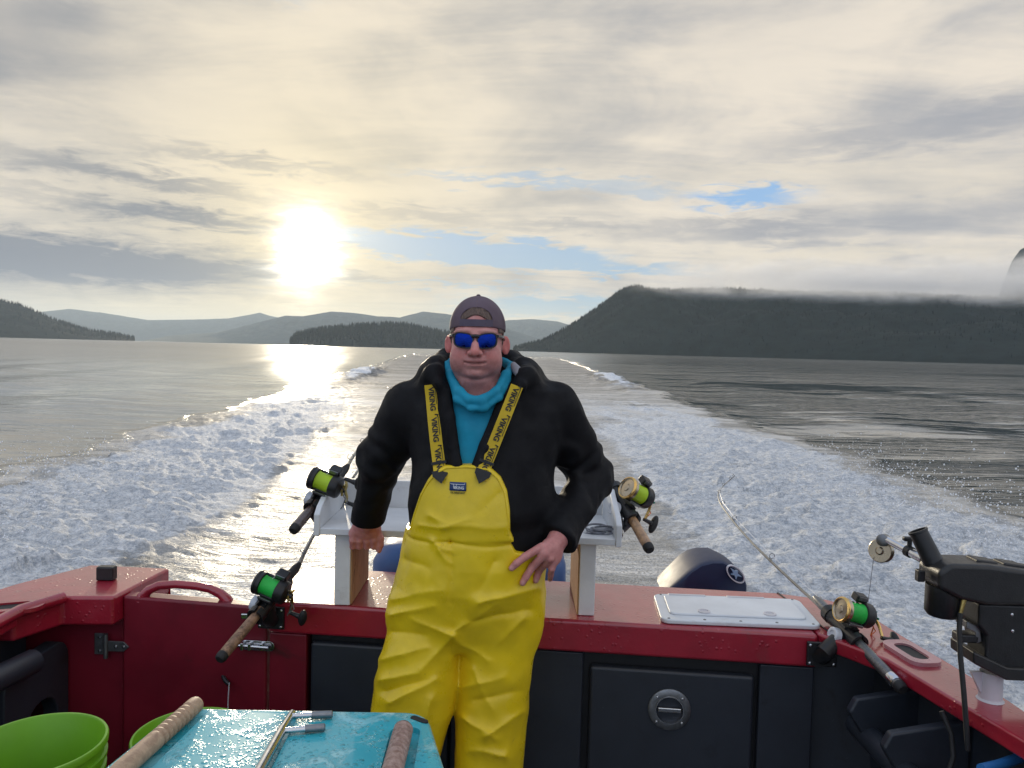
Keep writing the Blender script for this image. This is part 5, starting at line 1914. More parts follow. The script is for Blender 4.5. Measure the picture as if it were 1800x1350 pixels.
COWL1 = [(W(a, b, Y), r * 0.74) for a, b, Y, r in ((786, 641, 2.23, .014), (792, 660, 2.17, .017), (806, 688, 2.112, .017), (826, 703, 2.09, .017), (848, 704, 2.088, .017), (872, 688, 2.11, .017), (890, 660, 2.16, .017), (899, 645, 2.23, .015), (880, 632, 2.32, .016), (838, 628, 2.345, .018), (798, 630, 2.31, .016), (786, 641, 2.23, .014))]
COWL2 = [(W(a, b, Y), r * 0.70) for a, b, Y, r in ((790, 664, 2.16, .013), (804, 702, 2.104, .013), (828, 718, 2.086, .013), (852, 717, 2.086, .013), (878, 700, 2.104, .013), (894, 668, 2.155, .014))]


def shirt(p):
    d = torso(p) + 0.016
    nn = fbm(p[:, 0] * 22, p[:, 1] * 22, p[:, 2] * 10, 2)
    up = p[:, 2] > 1.74
    d = smin(d, only(up, lambda q: s_chain(q, COWL1, 0.012), p) + 0.004 * nn, 0.007)
    d = smin(d, only(up, lambda q: s_chain(q, COWL2, 0.012), p) + 0.004 * nn, 0.006)
    d = smax(d, -s_cone(p, (-0.098, 2.165, 1.878), (-0.095, 2.19, 2.05), 0.050, 0.095), 0.008)
    d = d + 0.004 * fbm(p[:, 0] * 16, p[:, 1] * 10, p[:, 2] * 7, 3)
    return smax(d, 1.50 - p[:, 2], 0.005)


HIPS = [(1.50, -0.088, 2.205, 0.207, 0.186), (1.455, -0.092, 2.205, 0.212, 0.190), (1.40, -0.100, 2.20, 0.215, 0.188), (1.33, -0.108, 2.195, 0.219, 0.178),
        (1.26, -0.114, 2.195, 0.222, 0.160), (1.20, -0.118, 2.195, 0.222, 0.135), (1.15, -0.12, 2.195, 0.20, 0.11)]
LEGR = [(1.30, -0.010, 2.20, 0.112, 0.13), (1.18, -0.016, 2.195, 0.119, 0.128), (1.10, -0.026, 2.19, 0.113, 0.125), (1.00, -0.031, 2.185, 0.107, 0.12), (0.90, -0.034, 2.18, 0.104, 0.118),
        (0.78, -0.038, 2.18, 0.102, 0.115), (0.60, -0.04, 2.20, 0.10, 0.11), (0.45, -0.04, 2.22, 0.098, 0.108)]
LEGL = [(1.30, -0.215, 2.19, 0.112, 0.13), (1.18, -0.232, 2.175, 0.112, 0.128), (1.10, -0.246, 2.165, 0.116, 0.127), (1.03, -0.254, 2.155, 0.121, 0.125), (0.97, -0.262, 2.15, 0.119, 0.122),
        (0.88, -0.276, 2.15, 0.108, 0.118), (0.78, -0.292, 2.155, 0.104, 0.115), (0.60, -0.31, 2.19, 0.10, 0.11), (0.45, -0.32, 2.22, 0.098, 0.108)]
BIB = [(WX(a, 2.05), WZ(a, b, 2.05)) for a, b in ((716, 950), (722, 930), (729, 905), (740, 872), (754, 845), (768, 828), (785, 819), (830, 817), (866, 822), (884, 838), (896, 862), (902, 895), (904, 932), (912, 950))]
FOLDS = [  # px pairs, width, height
    ((694, 1082), (770, 1066), 0.017, 0.013), ((700, 1052), (792, 1036), 0.02, 0.008), ((806, 1118), (730, 1092), 0.016, 0.013), ((806, 1112), (884, 1062), 0.018, 0.011),
    ((850, 1062), (958, 1034), 0.02, 0.014), ((806, 1120), (752, 1176), 0.018, 0.014), ((812, 1125), (872, 1160), 0.018, 0.012), ((680, 1160), (762, 1138), 0.018, 0.012),
    ((676, 1196), (748, 1182), 0.016, 0.012), ((694, 1236), (776, 1196), 0.018, 0.015), ((826, 1210), (900, 1190), 0.018, 0.010), ((868, 1296), (936, 1252), 0.02, 0.014),
    ((826, 1262), (890, 1300), 0.018, 0.012), ((842, 1180), (880, 1250), 0.022, 0.010), ((764, 952), (802, 968), 0.010, 0.008), ((780, 966), (800, 990), 0.010, 0.008),
    ((720, 985), (760, 1000), 0.02, -0.008), ((880, 985), (850, 1040), 0.02, -0.009), ((930, 1090), (890, 1130), 0.02, 0.009), ((700, 1110), (760, 1116), 0.02, -0.012),
    ((840, 1090), (940, 1072), 0.022, -0.013), ((690, 1215), (760, 1196), 0.015, -0.011), ((850, 1230), (930, 1215), 0.02, -0.010), ((800, 950), (803, 1060), 0.007, -0.006),
    ((806, 1110), (806, 1150), 0.012, -0.012), ((770, 1230), (740, 1330), 0.02, 0.013), ((905, 1330), (840, 1320), 0.02, 0.012),
    ((760, 905), (790, 918), 0.012, 0.006), ((880, 870), (850, 900), 0.016, -0.005), ((740, 925), (890, 930), 0.008, 0.005), ((785, 926), (830, 916), 0.009, 0.006)]


def fold_field(p):
    out = np.zeros(len(p))
    y = p[:, 1]
    x, z = p[:, 0] * 2.07 / np.maximum(y, 1.5), (p[:, 2] - CAMZ) * 2.07 / np.maximum(y, 1.5) + CAMZ
    wob = 0.012 * perlin(x * 14, z * 14, 1.0)
    for (a, b), (c, d), wd, h in FOLDS:
        a0, b0 = np.array((WX(a, 2.07), WZ(a, b, 2.07))), np.array((WX(c, 2.07), WZ(c, d, 2.07)))
        e = b0 - a0
        wx, wz = x - a0[0] + wob, z - a0[1] + wob
        t = np.clip((wx * e[0] + wz * e[1]) / (e @ e), 0, 1)
        dd = np.sqrt((wx - e[0] * t) ** 2 + (wz - e[1] * t) ** 2)
        q = dd / wd
        out += h * (0.30 * np.exp(-q * q * 0.6) + 0.78 * np.exp(-2.0 * q)) * (1 - 0.55 * t)
    return out * sstep(2.26, 2.14, y)


def trousers(p):
    d = s_loft(p, HIPS, 2.3)
    lg = smin(s_loft(p, LEGR, 2.15), s_loft(p, LEGL, 2.15), 0.012)
    d = smin(d, lg, 0.028)
    top = np.interp(p[:, 0], [WX(715, 2.07), WX(903, 2.07), WX(914, 2.07), WX(940, 2.08), WX(968, 2.1)], [1.485, 1.485, 1.452, 1.440, 1.432])
    d = smax(d, p[:, 2] - top, 0.006)
    b = torso(p) - 0.017
    po = s_poly(p[:, 0], p[:, 2], BIB)
    b = smax(b, np.maximum(po, p[:, 1] - 2.20), 0.008)
    d = smin(d, b, 0.006)
    sk = np.abs(d) < 0.05
    d = d - only(sk, fold_field, p, 0.0)
    soft = only(sk, lambda q: fbm(q[:, 0] * 9, q[:, 1] * 9, q[:, 2] * 6, 3), p, 0.0)
    d = d - 0.004 * soft * sstep(1.50, 1.40, p[:, 2]) - 0.0025 * soft
    seam = np.abs(p[:, 2] - (1.4735 + 0.004 * np.sin(p[:, 0] * 30)))
    d = d + 0.0035 * np.exp(-(seam / 0.004) ** 2) * (p[:, 1] < 2.15)
    return smax(d, 0.47 - p[:, 2], 0.01)


# head, in a frame with its origin between the eyes' level and the middle of the skull
HO = V3(W(838.5, 598, 2.185))


def head(q, ears=True):
    q = q * np.array((1.075, 1.0, 1.0))
    d = s_ell(q, np.array((0, 0.022, 0.036)), np.array((0.079, 0.100, 0.088)))
    d = smin(d, s_ell(q, np.array((0, -0.014, -0.030)), np.array((0.0745, 0.083, 0.090))), 0.03)
    for s in (-1, 1):
        d = smin(d, s_ell(q, np.array((s * 0.042, -0.058, -0.044)), np.array((0.030, 0.030, 0.032))), 0.025)   # cheek
        d = smin(d, s_ell(q, np.array((s * 0.044, -0.024, -0.070)), np.array((0.030, 0.045, 0.034))), 0.03)    # jowl
        d = smin(d, s_ell(q, np.array((s * 0.035, -0.082, 0.020)), np.array((0.030, 0.014, 0.010))), 0.015)    # brow
        d = smax(d, -s_ell(q, np.array((s * 0.034, -0.104, -0.001)), np.array((0.020, 0.016, 0.013))), 0.015)  # eye socket
        d = smin(d, s_ell(q, np.array((s * 0.033, -0.079, -0.001)), np.array((0.0125, 0.012, 0.011))), 0.004)  # eyeball and lid
    d = smin(d, s_ell(q, np.array((0, -0.064, -0.090)), np.array((0.032, 0.032, 0.023))), 0.018)                # chin
    d = smin(d, s_ell(q, np.array((0, -0.010, -0.116)), np.array((0.058, 0.058, 0.040))), 0.022)               # double chin
    d = smin(d, s_cone(q, (0, 0.034, -0.09), (0, 0.055, -0.24), 0.066, 0.076), 0.03)                           # neck
    # nose
    d = smin(d, s_cone(q, (0, -0.090, 0.006), (0, -0.112, -0.034), 0.0085, 0.0140), 0.010)
    for s in (-1, 1):
        d = smin(d, s_ell(q, np.array((s * 0.0135, -0.103, -0.037)), np.array((0.010, 0.011, 0.0085))), 0.006)
        d = smax(d, -s_ell(q, np.array((s * 0.0075, -0.112, -0.0455)), np.array((0.004, 0.006, 0.004))), 0.003)
        # fold from nose to mouth corner
        d = d + 0.0058 * np.exp(-(s_cone(q, (s * 0.021, -0.092, -0.034), (s * 0.036, -0.080, -0.066), 0.0, 0.0) / 0.0045) ** 2)
    # mouth: muzzle, lips and the line between them
    d = smin(d, s_ell(q, np.array((0, -0.078, -0.062)), np.array((0.034, 0.022, 0.022))), 0.015)
    d = smin(d, s_ell(q, np.array((0, -0.0965, -0.0585)), np.array((0.021, 0.006, 0.0042))), 0.005)
    d = smin(d, s_ell(q, np.array((0, -0.0950, -0.0695)), np.array((0.019, 0.0065, 0.0048))), 0.005)
    ml = np.sqrt((q[:, 2] + 0.0655 - 4.0 * q[:, 0] ** 2) ** 2 + np.maximum(np.abs(q[:, 0]) - 0.031, 0) ** 2)
    d = d + 0.0060 * np.exp(-(ml / 0.0026) ** 2) * (q[:, 1] < -0.05)
    cl = np.abs(q[:, 2] + 0.083) 
    d = d + 0.003 * np.exp(-(cl / 0.005) ** 2 - (q[:, 0] / 0.022) ** 2) * (q[:, 1] < -0.05)
    nk = q[:, 2] + 0.110 - 4.0 * q[:, 0] ** 2                                                                  # crease under the chin
    d = d + 0.0040 * np.exp(-(nk / 0.006) ** 2 - (q[:, 0] / 0.05) ** 2) * (q[:, 1] < -0.02)
    if ears:
        for s in (-1, 1):
            c = np.array((s * 0.086, 0.020, -0.012))
            r = q - c
            a_ = R(32) * s
            rx = r[:, 0] * math.cos(a_) + r[:, 1] * math.sin(a_)
            ry = -r[:, 0] * math.sin(a_) + r[:, 1] * math.cos(a_)
            # the auricle is a leaf standing off the skull, thin across ry's normal
            e = s_ell(np.stack([rx * s, ry, r[:, 2] + 0.1 * rx * s], -1), np.array((0.004, 0.002, 0.0)), np.array((0.0165, 0.0068, 0.0285)))
            dent = s_ell(np.stack([rx * s, ry, r[:, 2]], -1), np.array((0.006, -0.007, 0.003)), np.array((0.0100, 0.0055, 0.0185)))
            e = smax(e, -dent, 0.004)
            d = smin(d, e, 0.008)
    return d


# hands: every digit is a chain of points with radii
def on_front(px, py, r, extra=0.0):
    Y = 2.07
    for _ in range(4):
        x, z = WX(px, Y), WZ(px, py, Y)
        y = front_y(trousers, x, z)
        Y = 2.16 if y is None else y
    return Vector((x, Y - r - extra, z))


def hip_hand():
    kn = {'i': (949, 962), 'm': (957, 979), 'r': (965, 985), 'p': (973, 988)}
    out = []
    wr = W(982, 947, 2.085)
    palm_i, palm_m = W(953, 963, 2.045), W(962, 976, 2.035)
    palm_r, palm_p = W(968, 984, 2.045), W(976, 988, 2.065)
    c = {}
    c['i'] = [(W(952, 961, 2.045), 0.0115), (on_front(931, 975, 0.0095, 0.012), 0.0108), (on_front(916, 988, 0.0085, 0.006), 0.0100), (on_front(908, 997, 0.008, 0.002), 0.0088)]
    c['m'] = [(W(958, 974, 2.035), 0.0118), (on_front(944, 993, 0.0095, 0.012), 0.0110), (on_front(934, 1011, 0.0085, 0.006), 0.0100), (on_front(928, 1023, 0.008, 0.002), 0.0088)]
    c['r'] = [(W(966, 982, 2.040), 0.0115), (on_front(957, 998, 0.0095, 0.012), 0.0106), (on_front(953, 1011, 0.0085, 0.005), 0.0097), (on_front(951, 1019, 0.008, 0.001), 0.0086)]
    c['p'] = [(W(975, 985, 2.055), 0.0105), (W(970, 1000, 2.055), 0.0092), (W(968, 1011, 2.075), 0.0085), (W(967, 1018, 2.10), 0.0075)]
    c['t'] = [(W(985, 958, 2.10), 0.0130), (W(975, 972, 2.13), 0.0115), (W(966, 984, 2.16), 0.0095)]
    return wr, c


HIP_WR, HIP = hip_hand()
FIST_WR = W(648, 918, 2.385)
FZ = 1.404                                   # top of the tray floor
FISTC = {}
for nm2, px_ in (('p', 620), ('r', 632), ('m', 645), ('i', 657)):
    top = W(px_, 944, 2.425)
    FISTC[nm2] = [(W(px_ + (638 - px_) * 0.15, 936, 2.420), 0.0120), (W(px_, 950, 2.418), 0.0112), (W(px_, 961, 2.430), 0.0100), (W(px_ + 1, 961, 2.468), 0.0090)]
FISTC['t'] = [(W(661, 934, 2.43), 0.0135), (W(669, 946, 2.425), 0.0115), (W(669, 958, 2.427), 0.0105), (W(666, 968, 2.432), 0.0085)]


def hand_fist(p):
    d = s_cone(p, FIST_WR - Vector((0, 0, -0.02)), W(644, 930, 2.42), 0.030, 0.030)
    for a, b in ((622, 655), ):
        d = smin(d, s_cone(p, W(624, 938, 2.430), W(655, 935, 2.430), 0.021, 0.023), 0.02)
        d = smin(d, s_cone(p, W(632, 926, 2.42), W(656, 926, 2.42), 0.022, 0.023), 0.02)
    for k, c in FISTC.items():
        d = smin(d, s_chain(p, c, 0.003), 0.006 if k != 't' else 0.008)
    return d


def hand_hip(p):
    d = s_cone(p, HIP_WR + (EL2 - WR2).normalized() * 0.03, W(972, 958, 2.07), 0.027, 0.024)
    d = smin(d, s_cone(p, W(962, 964, 2.055), W(975, 972, 2.07), 0.020, 0.022), 0.02)
    d = smin(d, s_cone(p, W(958, 972, 2.045), W(974, 984, 2.065), 0.015, 0.015), 0.018)
    for k, c in HIP.items():
        d = smin(d, s_chain(p, c, 0.003), 0.006)
    return d


BODYT = [(z, cx, cy_, a * 0.82, b * 0.80) for z, cx, cy_, a, b in TORSO if z < 1.93] + [(1.20, -0.11, 2.2, 0.17, 0.12)]
BLEGR = [(z, cx, cy_, a * 0.72, b * 0.72) for z, cx, cy_, a, b in LEGR] + [(0.42, -0.04, 2.22, 0.06, 0.06)]
BLEGL = [(z, cx, cy_, a * 0.72, b * 0.72) for z, cx, cy_, a, b in LEGL] + [(0.42, -0.32, 2.22, 0.06, 0.06)]


def body(p):
    d = only(p[:, 2] > 1.70, lambda q: head(q - HO), p)
    d = smin(d, s_loft(p, BODYT), 0.03)
    d = smin(d, s_loft(p, BLEGR), 0.03)
    d = smin(d, s_loft(p, BLEGL), 0.03)
    a1 = smin(s_cone(p, SH1, EL1, 0.055, 0.045), s_cone(p, EL1, FIST_WR, 0.045, 0.030), 0.02)
    a2 = smin(s_cone(p, SH2, EL2, 0.055, 0.045), s_cone(p, EL2, HIP_WR, 0.045, 0.028), 0.02)
    d = smin(d, a1, 0.03)
    d = smin(d, a2, 0.03)
    d = smin(d, only(ballm(p, W(643, 940, 2.42), 0.2), hand_fist, p), 0.012)
    d = smin(d, only(ballm(p, W(955, 985, 2.06), 0.22), hand_hip, p), 0.012)
    return d


def skin_mat():
    m, t, b = material('skin')
    an = t.nodes.new('ShaderNodeAttribute')
    an.attribute_name = 'tint'
    c = E(t, an.outputs['Color'])
    p = objco(t)
    n = noise(p, 60, 5, 0.6)
    setin(t, b, 'Base Color', mix(0.55, c, mix(n.ss(0.32, 0.68), (0.82, 0.62, 0.62), (1.12, 1.08, 1.06)), mode='MULTIPLY'))
    b.inputs['Roughness'].default_value = 0.48
    b.inputs['Subsurface Weight'].default_value = 0.25
    b.inputs['Subsurface Radius'].default_value = (1.0, 0.3, 0.2)
    b.inputs['Subsurface Scale'].default_value = 0.008
    bump(t, b, noise(p, 420, 3, 0.6), 0.15, 0.001)
    return m


def figure():
    v, f = surface(body, (-0.62, 1.95, 0.36), (0.22, 2.52, 2.15), 0.0032)
    v = relax(v, f, 1, 0.4)
    me = npmesh('person', v - np.array(MB0), f)
    q = v - HO
    base = np.tile(np.array((0.60, 0.29, 0.27)), (len(v), 1))

    def blend(msk, c):
        nonlocal base
        base = base * (1 - msk[:, None]) + np.array(c) * msk[:, None]
    hd = q[:, 2] > -0.2
    blend(np.exp(-((np.abs(q[:, 0]) - 0.045) / 0.022) ** 2 - ((q[:, 2] + 0.040) / 0.022) ** 2) * (q[:, 1] < -0.02) * 0.55, (0.62, 0.20, 0.175))     # cheeks
    blend(np.exp(-(q[:, 0] / 0.018) ** 2 - ((q[:, 2] + 0.034) / 0.018) ** 2) * (q[:, 1] < -0.08) * 0.5, (0.62, 0.19, 0.17))                          # nose
    lip = np.exp(-(np.abs(q[:, 0]) / 0.023) ** 4 - ((q[:, 2] + 0.064) / 0.0085) ** 4) * (q[:, 1] < -0.08)
    blend(lip * 0.6, (0.40, 0.13, 0.12))
    mlz = np.exp(-((q[:, 2] + 0.0655 - 4.0 * q[:, 0] ** 2) / 0.0024) ** 2) * (np.abs(q[:, 0]) < 0.032) * (q[:, 1] < -0.06)
    blend(mlz * 0.8, (0.16, 0.05, 0.045))
    stub = sstep(-0.045, -0.075, q[:, 2]) * sstep(-0.17, -0.12, q[:, 2]) * hd * (q[:, 1] < 0.03)
    blend(stub * 0.42 * (0.6 + 0.8 * np.clip(fbm(q[:, 0] * 60, q[:, 1] * 60, q[:, 2] * 60, 2), -0.5, 0.5)), (0.33, 0.19, 0.165))
    ear = (np.abs(q[:, 0]) > 0.0755) & (q[:, 2] > -0.06) & (q[:, 2] < 0.04)
    blend(ear * 0.6, (0.66, 0.16, 0.14))
    brow = np.exp(-((np.abs(q[:, 0]) - 0.036) / 0.022) ** 4 - ((q[:, 2] - 0.022) / 0.005) ** 2) * (q[:, 1] < -0.05)
    blend(brow * 0.6, (0.15, 0.08, 0.05))
    hands = (v[:, 2] < 1.60)
    blend(hands * 0.5, (0.52, 0.21, 0.19))
    for c in list(HIP.values()) + list(FISTC.values()):
        tip = V3(c[-1][0])
        dd = np.sqrt(((v - tip) ** 2).sum(-1))
    for k in ('i', 'm', 'r'):                             # nails
        a_, b_ = V3(HIP[k][-2][0]), V3(HIP[k][-1][0])
        c = b_ + np.array((0, -0.007, 0.002))
        blend(np.exp(-(((v - c) ** 2).sum(-1)) / 0.0055 ** 2) * 0.7, (0.66, 0.40, 0.38))
    col = np.concatenate([np.clip(base, 0, 1), np.ones((len(v), 1))], 1).astype(np.float32)
    at = me.attributes.new('tint', 'FLOAT_COLOR', 'POINT')
    at.data.foreach_set('color', col.ravel())
    o = link('person', me, skin_mat())
    o.location = MB0
    tag(o, 'man in yellow bib overalls, black jacket, backward cap and mirrored sunglasses leaning on the tray', 'person')
    return o


man = figure()


def cloth(name, f, lo, hi, res, mat, it=1):
    v, q = surface(f, lo, hi, res)
    v = relax(v, q, it, 0.5)
    return link(name, npmesh(name, v, q), mat, man)


def fabric(name, c, rough, weave=900, wb=0.1, mott=0.15, spec=0.3, sheen=0.0, stain=None):
    m, t, b = material(name)
    p = objco(t)
    n = noise(p, 7, 5, 0.6)
    col = mix(n.ss(0.3, 0.7), tuple(x * (1 - mott) for x in c), tuple(x * (1 + mott) for x in c))
    if stain is not None:
        col = mix(noise(p, 14, 6, 0.72, 0.8).ss(0.60, 0.74) * 0.45, col, stain)
        col = mix(noise(p, 90, 3, 0.6).ss(0.70, 0.76) * 0.6, col, stain)
    setin(t, b, 'Base Color', col)
    setin(t, b, 'Roughness', (noise(p, 11, 5, 0.65).ss(0.35, 0.65) * 0.22 + (rough - 0.11)).clip())
    b.inputs['Specular IOR Level'].default_value = spec
    b.inputs['Sheen Weight'].default_value = sheen
    bump(t, b, noise(p, 55, 4, 0.6) * 0.7 + noise(p, weave, 2) * 0.3, wb, 0.003)
    return m


BLACKJ = fabric('black_softshell', (0.0065, 0.0065, 0.0080), 0.68, 700, 0.30, spec=0.18)
TEALS = fabric('teal_jersey', (0.012, 0.27, 0.42), 0.75, 900, 0.12)
YELLOW = fabric('yellow_oilskin', (0.78, 0.56, 0.012), 0.36, 500, 0.22, mott=0.10, spec=0.5, stain=(0.36, 0.22, 0.02))
jk = cloth('jacket', jacket, (-0.60, 1.95, 1.37), (0.34, 2.48, 2.03), 0.0042, BLACKJ)
sh_ = cloth('hooded_shirt', shirt, (-0.32, 2.0, 1.48), (0.16, 2.42, 2.02), 0.0038, TEALS)
bo = cloth('bib_overalls', trousers, (-0.46, 1.95, 0.45), (0.16, 2.46, 1.73), 0.0042, YELLOW)
bo['label'] = 'yellow oilskin bib overalls'
for lx in (-0.04, -0.32):
    m = MB()
    m.tube([P(lx, 2.225, 0.352), P(lx, 2.225, 0.50)], [0.062, 0.058], 18)
    bt_ = m.build('boot', BLACKR, man)
    MB().hexa(rrect(P(lx, 2.165, 0.3525), (1, 0, 0), (0, 1, 0), 0.052, 0.135, 0.05), rrect(P(lx, 2.175, 0.43), (1, 0, 0), (0, 1, 0), 0.044, 0.115, 0.043)).build('boot_foot', BLACKR, bt_, bevel=0.015)

# ---- cap worn backwards
CAPM = fabric('plum_grey_cap', (0.115, 0.082, 0.105), 0.75, 500, 0.25)
STRAPM = fabric('cap_strap', (0.085, 0.070, 0.105), 0.6, 500, 0.15)


def cap_outer(q, o=0.0):
    d = s_ell(q, np.array((0, 0.024, 0.034)), np.array((0.0815 + o, 0.109 + o, 0.0945 + o)))
    return d + 0.0010 * np.cos(np.arctan2(q[:, 0], q[:, 1] - 0.02) * 6) * 0


def cap(p):
    q = p - HO
    d = cap_outer(q)
    seam = np.abs(((np.arctan2(q[:, 0], -(q[:, 1] - 0.024)) / (math.pi / 3)) + 0.5) % 1 - 0.5) * (math.pi / 3) * 0.09
    d = d + 0.0012 * np.exp(-(seam / 0.002) ** 2)
    d = smax(d, -cap_outer(q, -0.0055), 0.002)
    low = 0.030 + 0.09 * np.clip(-q[:, 1], -0.05, 0.1) * 0.9 - 0.05 * np.clip(np.abs(q[:, 0]) - 0.04, 0, 1)
    d = smax(d, low - q[:, 2], 0.003)
    # half-moon opening above the strap
    op = np.sqrt((q[:, 0] / 0.044) ** 2 + ((q[:, 2] - 0.054) / 0.036) ** 2) - 1
    op = np.maximum(op * 0.036, 0.054 - q[:, 2])
    op = np.maximum(op, q[:, 1])
    return smax(d, -op, 0.002)


cp = cloth('cap', cap, (HO[0] - 0.11, HO[1] - 0.11, HO[2] - 0.01), (HO[0] + 0.11, HO[1] + 0.16, HO[2] + 0.15), 0.0024, CAPM)
hov = Vector(HO)
MB().ball(hov + P(0, 0.024, 0.1295), 0.0065, 12, (1, 1, 0.6)).build('button', CAPM, cp)
# strap closing the opening, and the bill at the nape
m = MB()
lo_, hi_ = [], []
for k in range(-10, 11):
    a_ = k / 10 * 0.60
    x_ = 0.083 * math.sin(a_)
    y_ = 0.024 - 0.1125 * math.cos(a_)
    for z_, L_ in ((0.037, lo_), (0.0565, hi_)):
        s_ = math.sqrt(max(0.05, 1 - ((z_ - 0.034) / 0.0945) ** 2))
        L_.append(hov + P(x_ * s_, 0.024 + (y_ - 0.024) * s_ - 0.001, z_))
n = len(lo_)
inn = [q + P(0, 0.003, 0) for q in lo_], [q + P(0, 0.003, 0) for q in hi_]
m.add(lo_ + hi_ + inn[0] + inn[1], [(i, i + 1, n + i + 1, n + i) for i in range(n - 1)] + [(2 * n + i, 3 * n + i, 3 * n + i + 1, 2 * n + i + 1) for i in range(n - 1)] +
      [(n + i, n + i + 1, 3 * n + i + 1, 3 * n + i) for i in range(n - 1)] + [(i, 2 * n + i, 2 * n + i + 1, i + 1) for i in range(n - 1)])
m.build('strap', STRAPM, cp)
m = MB()
top_, bot_ = [], []
for k in range(13):
    t_ = math.pi * k / 12
    top_.append(hov + P(0.074 * math.cos(t_), 0.10 + 0.085 * math.sin(t_), 0.028 - 0.02 * math.sin(t_)))
    bot_.append(top_[-1] - P(0, 0, 0.004))
m.hexa(bot_, top_).build('bill', CAPM, cp)
# ---- short hair showing in the opening and at the temples
HAIRM, t_h, b_h = material('short_brown_hair')
ph = objco(t_h)
gh = noise(mapping(ph, (260, 260, 40)), 1.0, 4, 0.7)
setin(t_h, b_h, 'Base Color', mix(gh.ss(0.3, 0.7), (0.055, 0.034, 0.026), (0.17, 0.11, 0.085)))
b_h.inputs['Roughness'].default_value = 0.6
bump(t_h, b_h, gh, 0.6, 0.004)


def hair(p):
    q = p - HO
    d = head(q, False) - 0.0035 - 0.002 * fbm(q[:, 0] * 120, q[:, 1] * 120, q[:, 2] * 40, 2)
    front = 0.058 + 0.010 * np.cos(q[:, 0] * 60)
    low = np.where(q[:, 1] < -0.02, front, -0.01 - 0.35 * np.clip(q[:, 1], -0.03, 0.08))
    low = np.where(np.abs(q[:, 0]) > 0.062, np.where(q[:, 1] < -0.012, 0.02, low), low)
    return smax(np.maximum(d, -(head(q, False) + 0.004)), low - q[:, 2], 0.002)


cloth('hair', hair, (HO[0] - 0.10, HO[1] - 0.10, HO[2] - 0.06), (HO[0] + 0.10, HO[1] + 0.14, HO[2] + 0.14), 0.0028, HAIRM, 0)

# ---- sunglasses
FRAMEM = pbr('black_frame', (0.008, 0.008, 0.009), 0.25, mott=0.1)
LENSM, t_l, b_l = material('blue_mirror_lens')
b_l.inputs['Base Color'].default_value = (0.007, 0.026, 0.24, 1)
b_l.inputs['Metallic'].default_value = 1.0
b_l.inputs['Roughness'].default_value = 0.06
sgl = lambda x, off=0.0: -0.1045 + 3.6 * x * x + off


def lens_loop(s, k=1.0, off=0.0, n=40):
    out = []
    for i in range(n):
        t_ = 2 * math.pi * i / n
        c_, n_ = math.cos(t_), math.sin(t_)
        ex = 2 / 3.2
        x = 0.0252 * k * math.copysign(abs(c_) ** ex, c_)
        z = (0.0185 * k if n_ > 0 else 0.0195 * k) * math.copysign(abs(n_) ** ex, n_)
        z += -0.004 * (x / 0.0252) * -1 * 0.6 + (0.0008 if n_ > 0 else 0.0) * (x / 0.0252)
        x = s * (0.0322 + x)
        out.append(hov + P(x, sgl(x, off), z - 0.002))
    return out


sg = MB()
for s in (-1, 1):
    oL, iL = lens_loop(s, 1.14, -0.0015), lens_loop(s, 0.98, -0.0015)
    oB, iB = lens_loop(s, 1.14, 0.004), lens_loop(s, 0.98, 0.004)
    k = len(oL)
    sg.add(oL + iL + oB + iB, [f_ for i in range(k) for f_ in ((i, (i + 1) % k, k + (i + 1) % k, k + i), (2 * k + i, 3 * k + i, 3 * k + (i + 1) % k, 2 * k + (i + 1) % k),
                                                             (i, 2 * k + i, 2 * k + (i + 1) % k, (i + 1) % k), (k + i, k + (i + 1) % k, 3 * k + (i + 1) % k, 3 * k + i))])
sg.tube([hov + P(-0.010, sgl(0.01) + 0.001, 0.009), hov + P(0, -0.1065, 0.0105), hov + P(0.010, sgl(0.01) + 0.001, 0.009)], [0.0055, 0.0048, 0.0055], 10)
fg = sg.build('sunglasses', FRAMEM, man)
for s in (-1, 1):
    lp_ = lens_loop(s, 1.0, 0.0003)
    cn_ = hov + P(s * 0.0322, sgl(0.0322) - 0.0022, -0.002)
    md_ = [q.lerp(cn_, 0.5) + P(0, -0.0012, 0) for q in lp_]
    k = len(lp_)
    m = MB()
    m.add(lp_ + md_ + [cn_], [(i, (i + 1) % k, k + (i + 1) % k, k + i) for i in range(k)] + [(k + i, k + (i + 1) % k, 2 * k) for i in range(k)])
    m.build('lens', LENSM, fg, smooth=80)
    m = MB().tube([hov + P(s * 0.060, sgl(0.060), 0.011), hov + P(s * 0.070, -0.070, 0.011), hov + P(s * 0.0755, -0.03, 0.009), hov + P(s * 0.077, 0.012, 0.006), hov + P(s * 0.0765, 0.03, -0.006)], [0.005, 0.0046, 0.004, 0.0036, 0.003], 8)
    m.build('temple', FRAMEM, fg)

# ---- grey lining of the hood, right of the neck
LINING = fabric('grey_lining', (0.30, 0.30, 0.33), 0.8, 600, 0.2)
MB().tube([W(902, 640, 2.20), W(908, 650, 2.175), W(912, 660, 2.15)], [0.008, 0.014, 0.010], 10).build('hood_lining', LINING, man)

# ---- braces with their lettering, buckles and the chest patch
YSTRAP = fabric('yellow_webbing', (0.62, 0.43, 0.02), 0.6, 700, 0.15)
PRINT = pbr('black_print', (0.012, 0.012, 0.013), 0.6)
PATCHB = pbr('blue_patch', (0.012, 0.045, 0.16), 0.6, mott=0.1)
PATCHW = pbr('white_print', (0.72, 0.76, 0.80), 0.6)


def strap_frame(pts, wid, f, lift):
    """a smooth centre line on the front of f through the pixel points"""
    P3 = []
    for a, b in pts:
        Y = 2.09
        for _ in range(4):
            x, z = WX(a, Y), WZ(a, b, Y)
            y = front_y(f, x, z)
            Y = 2.12 if y is None else y
        P3.append(Vector((x, Y - lift, z)))
    return P3


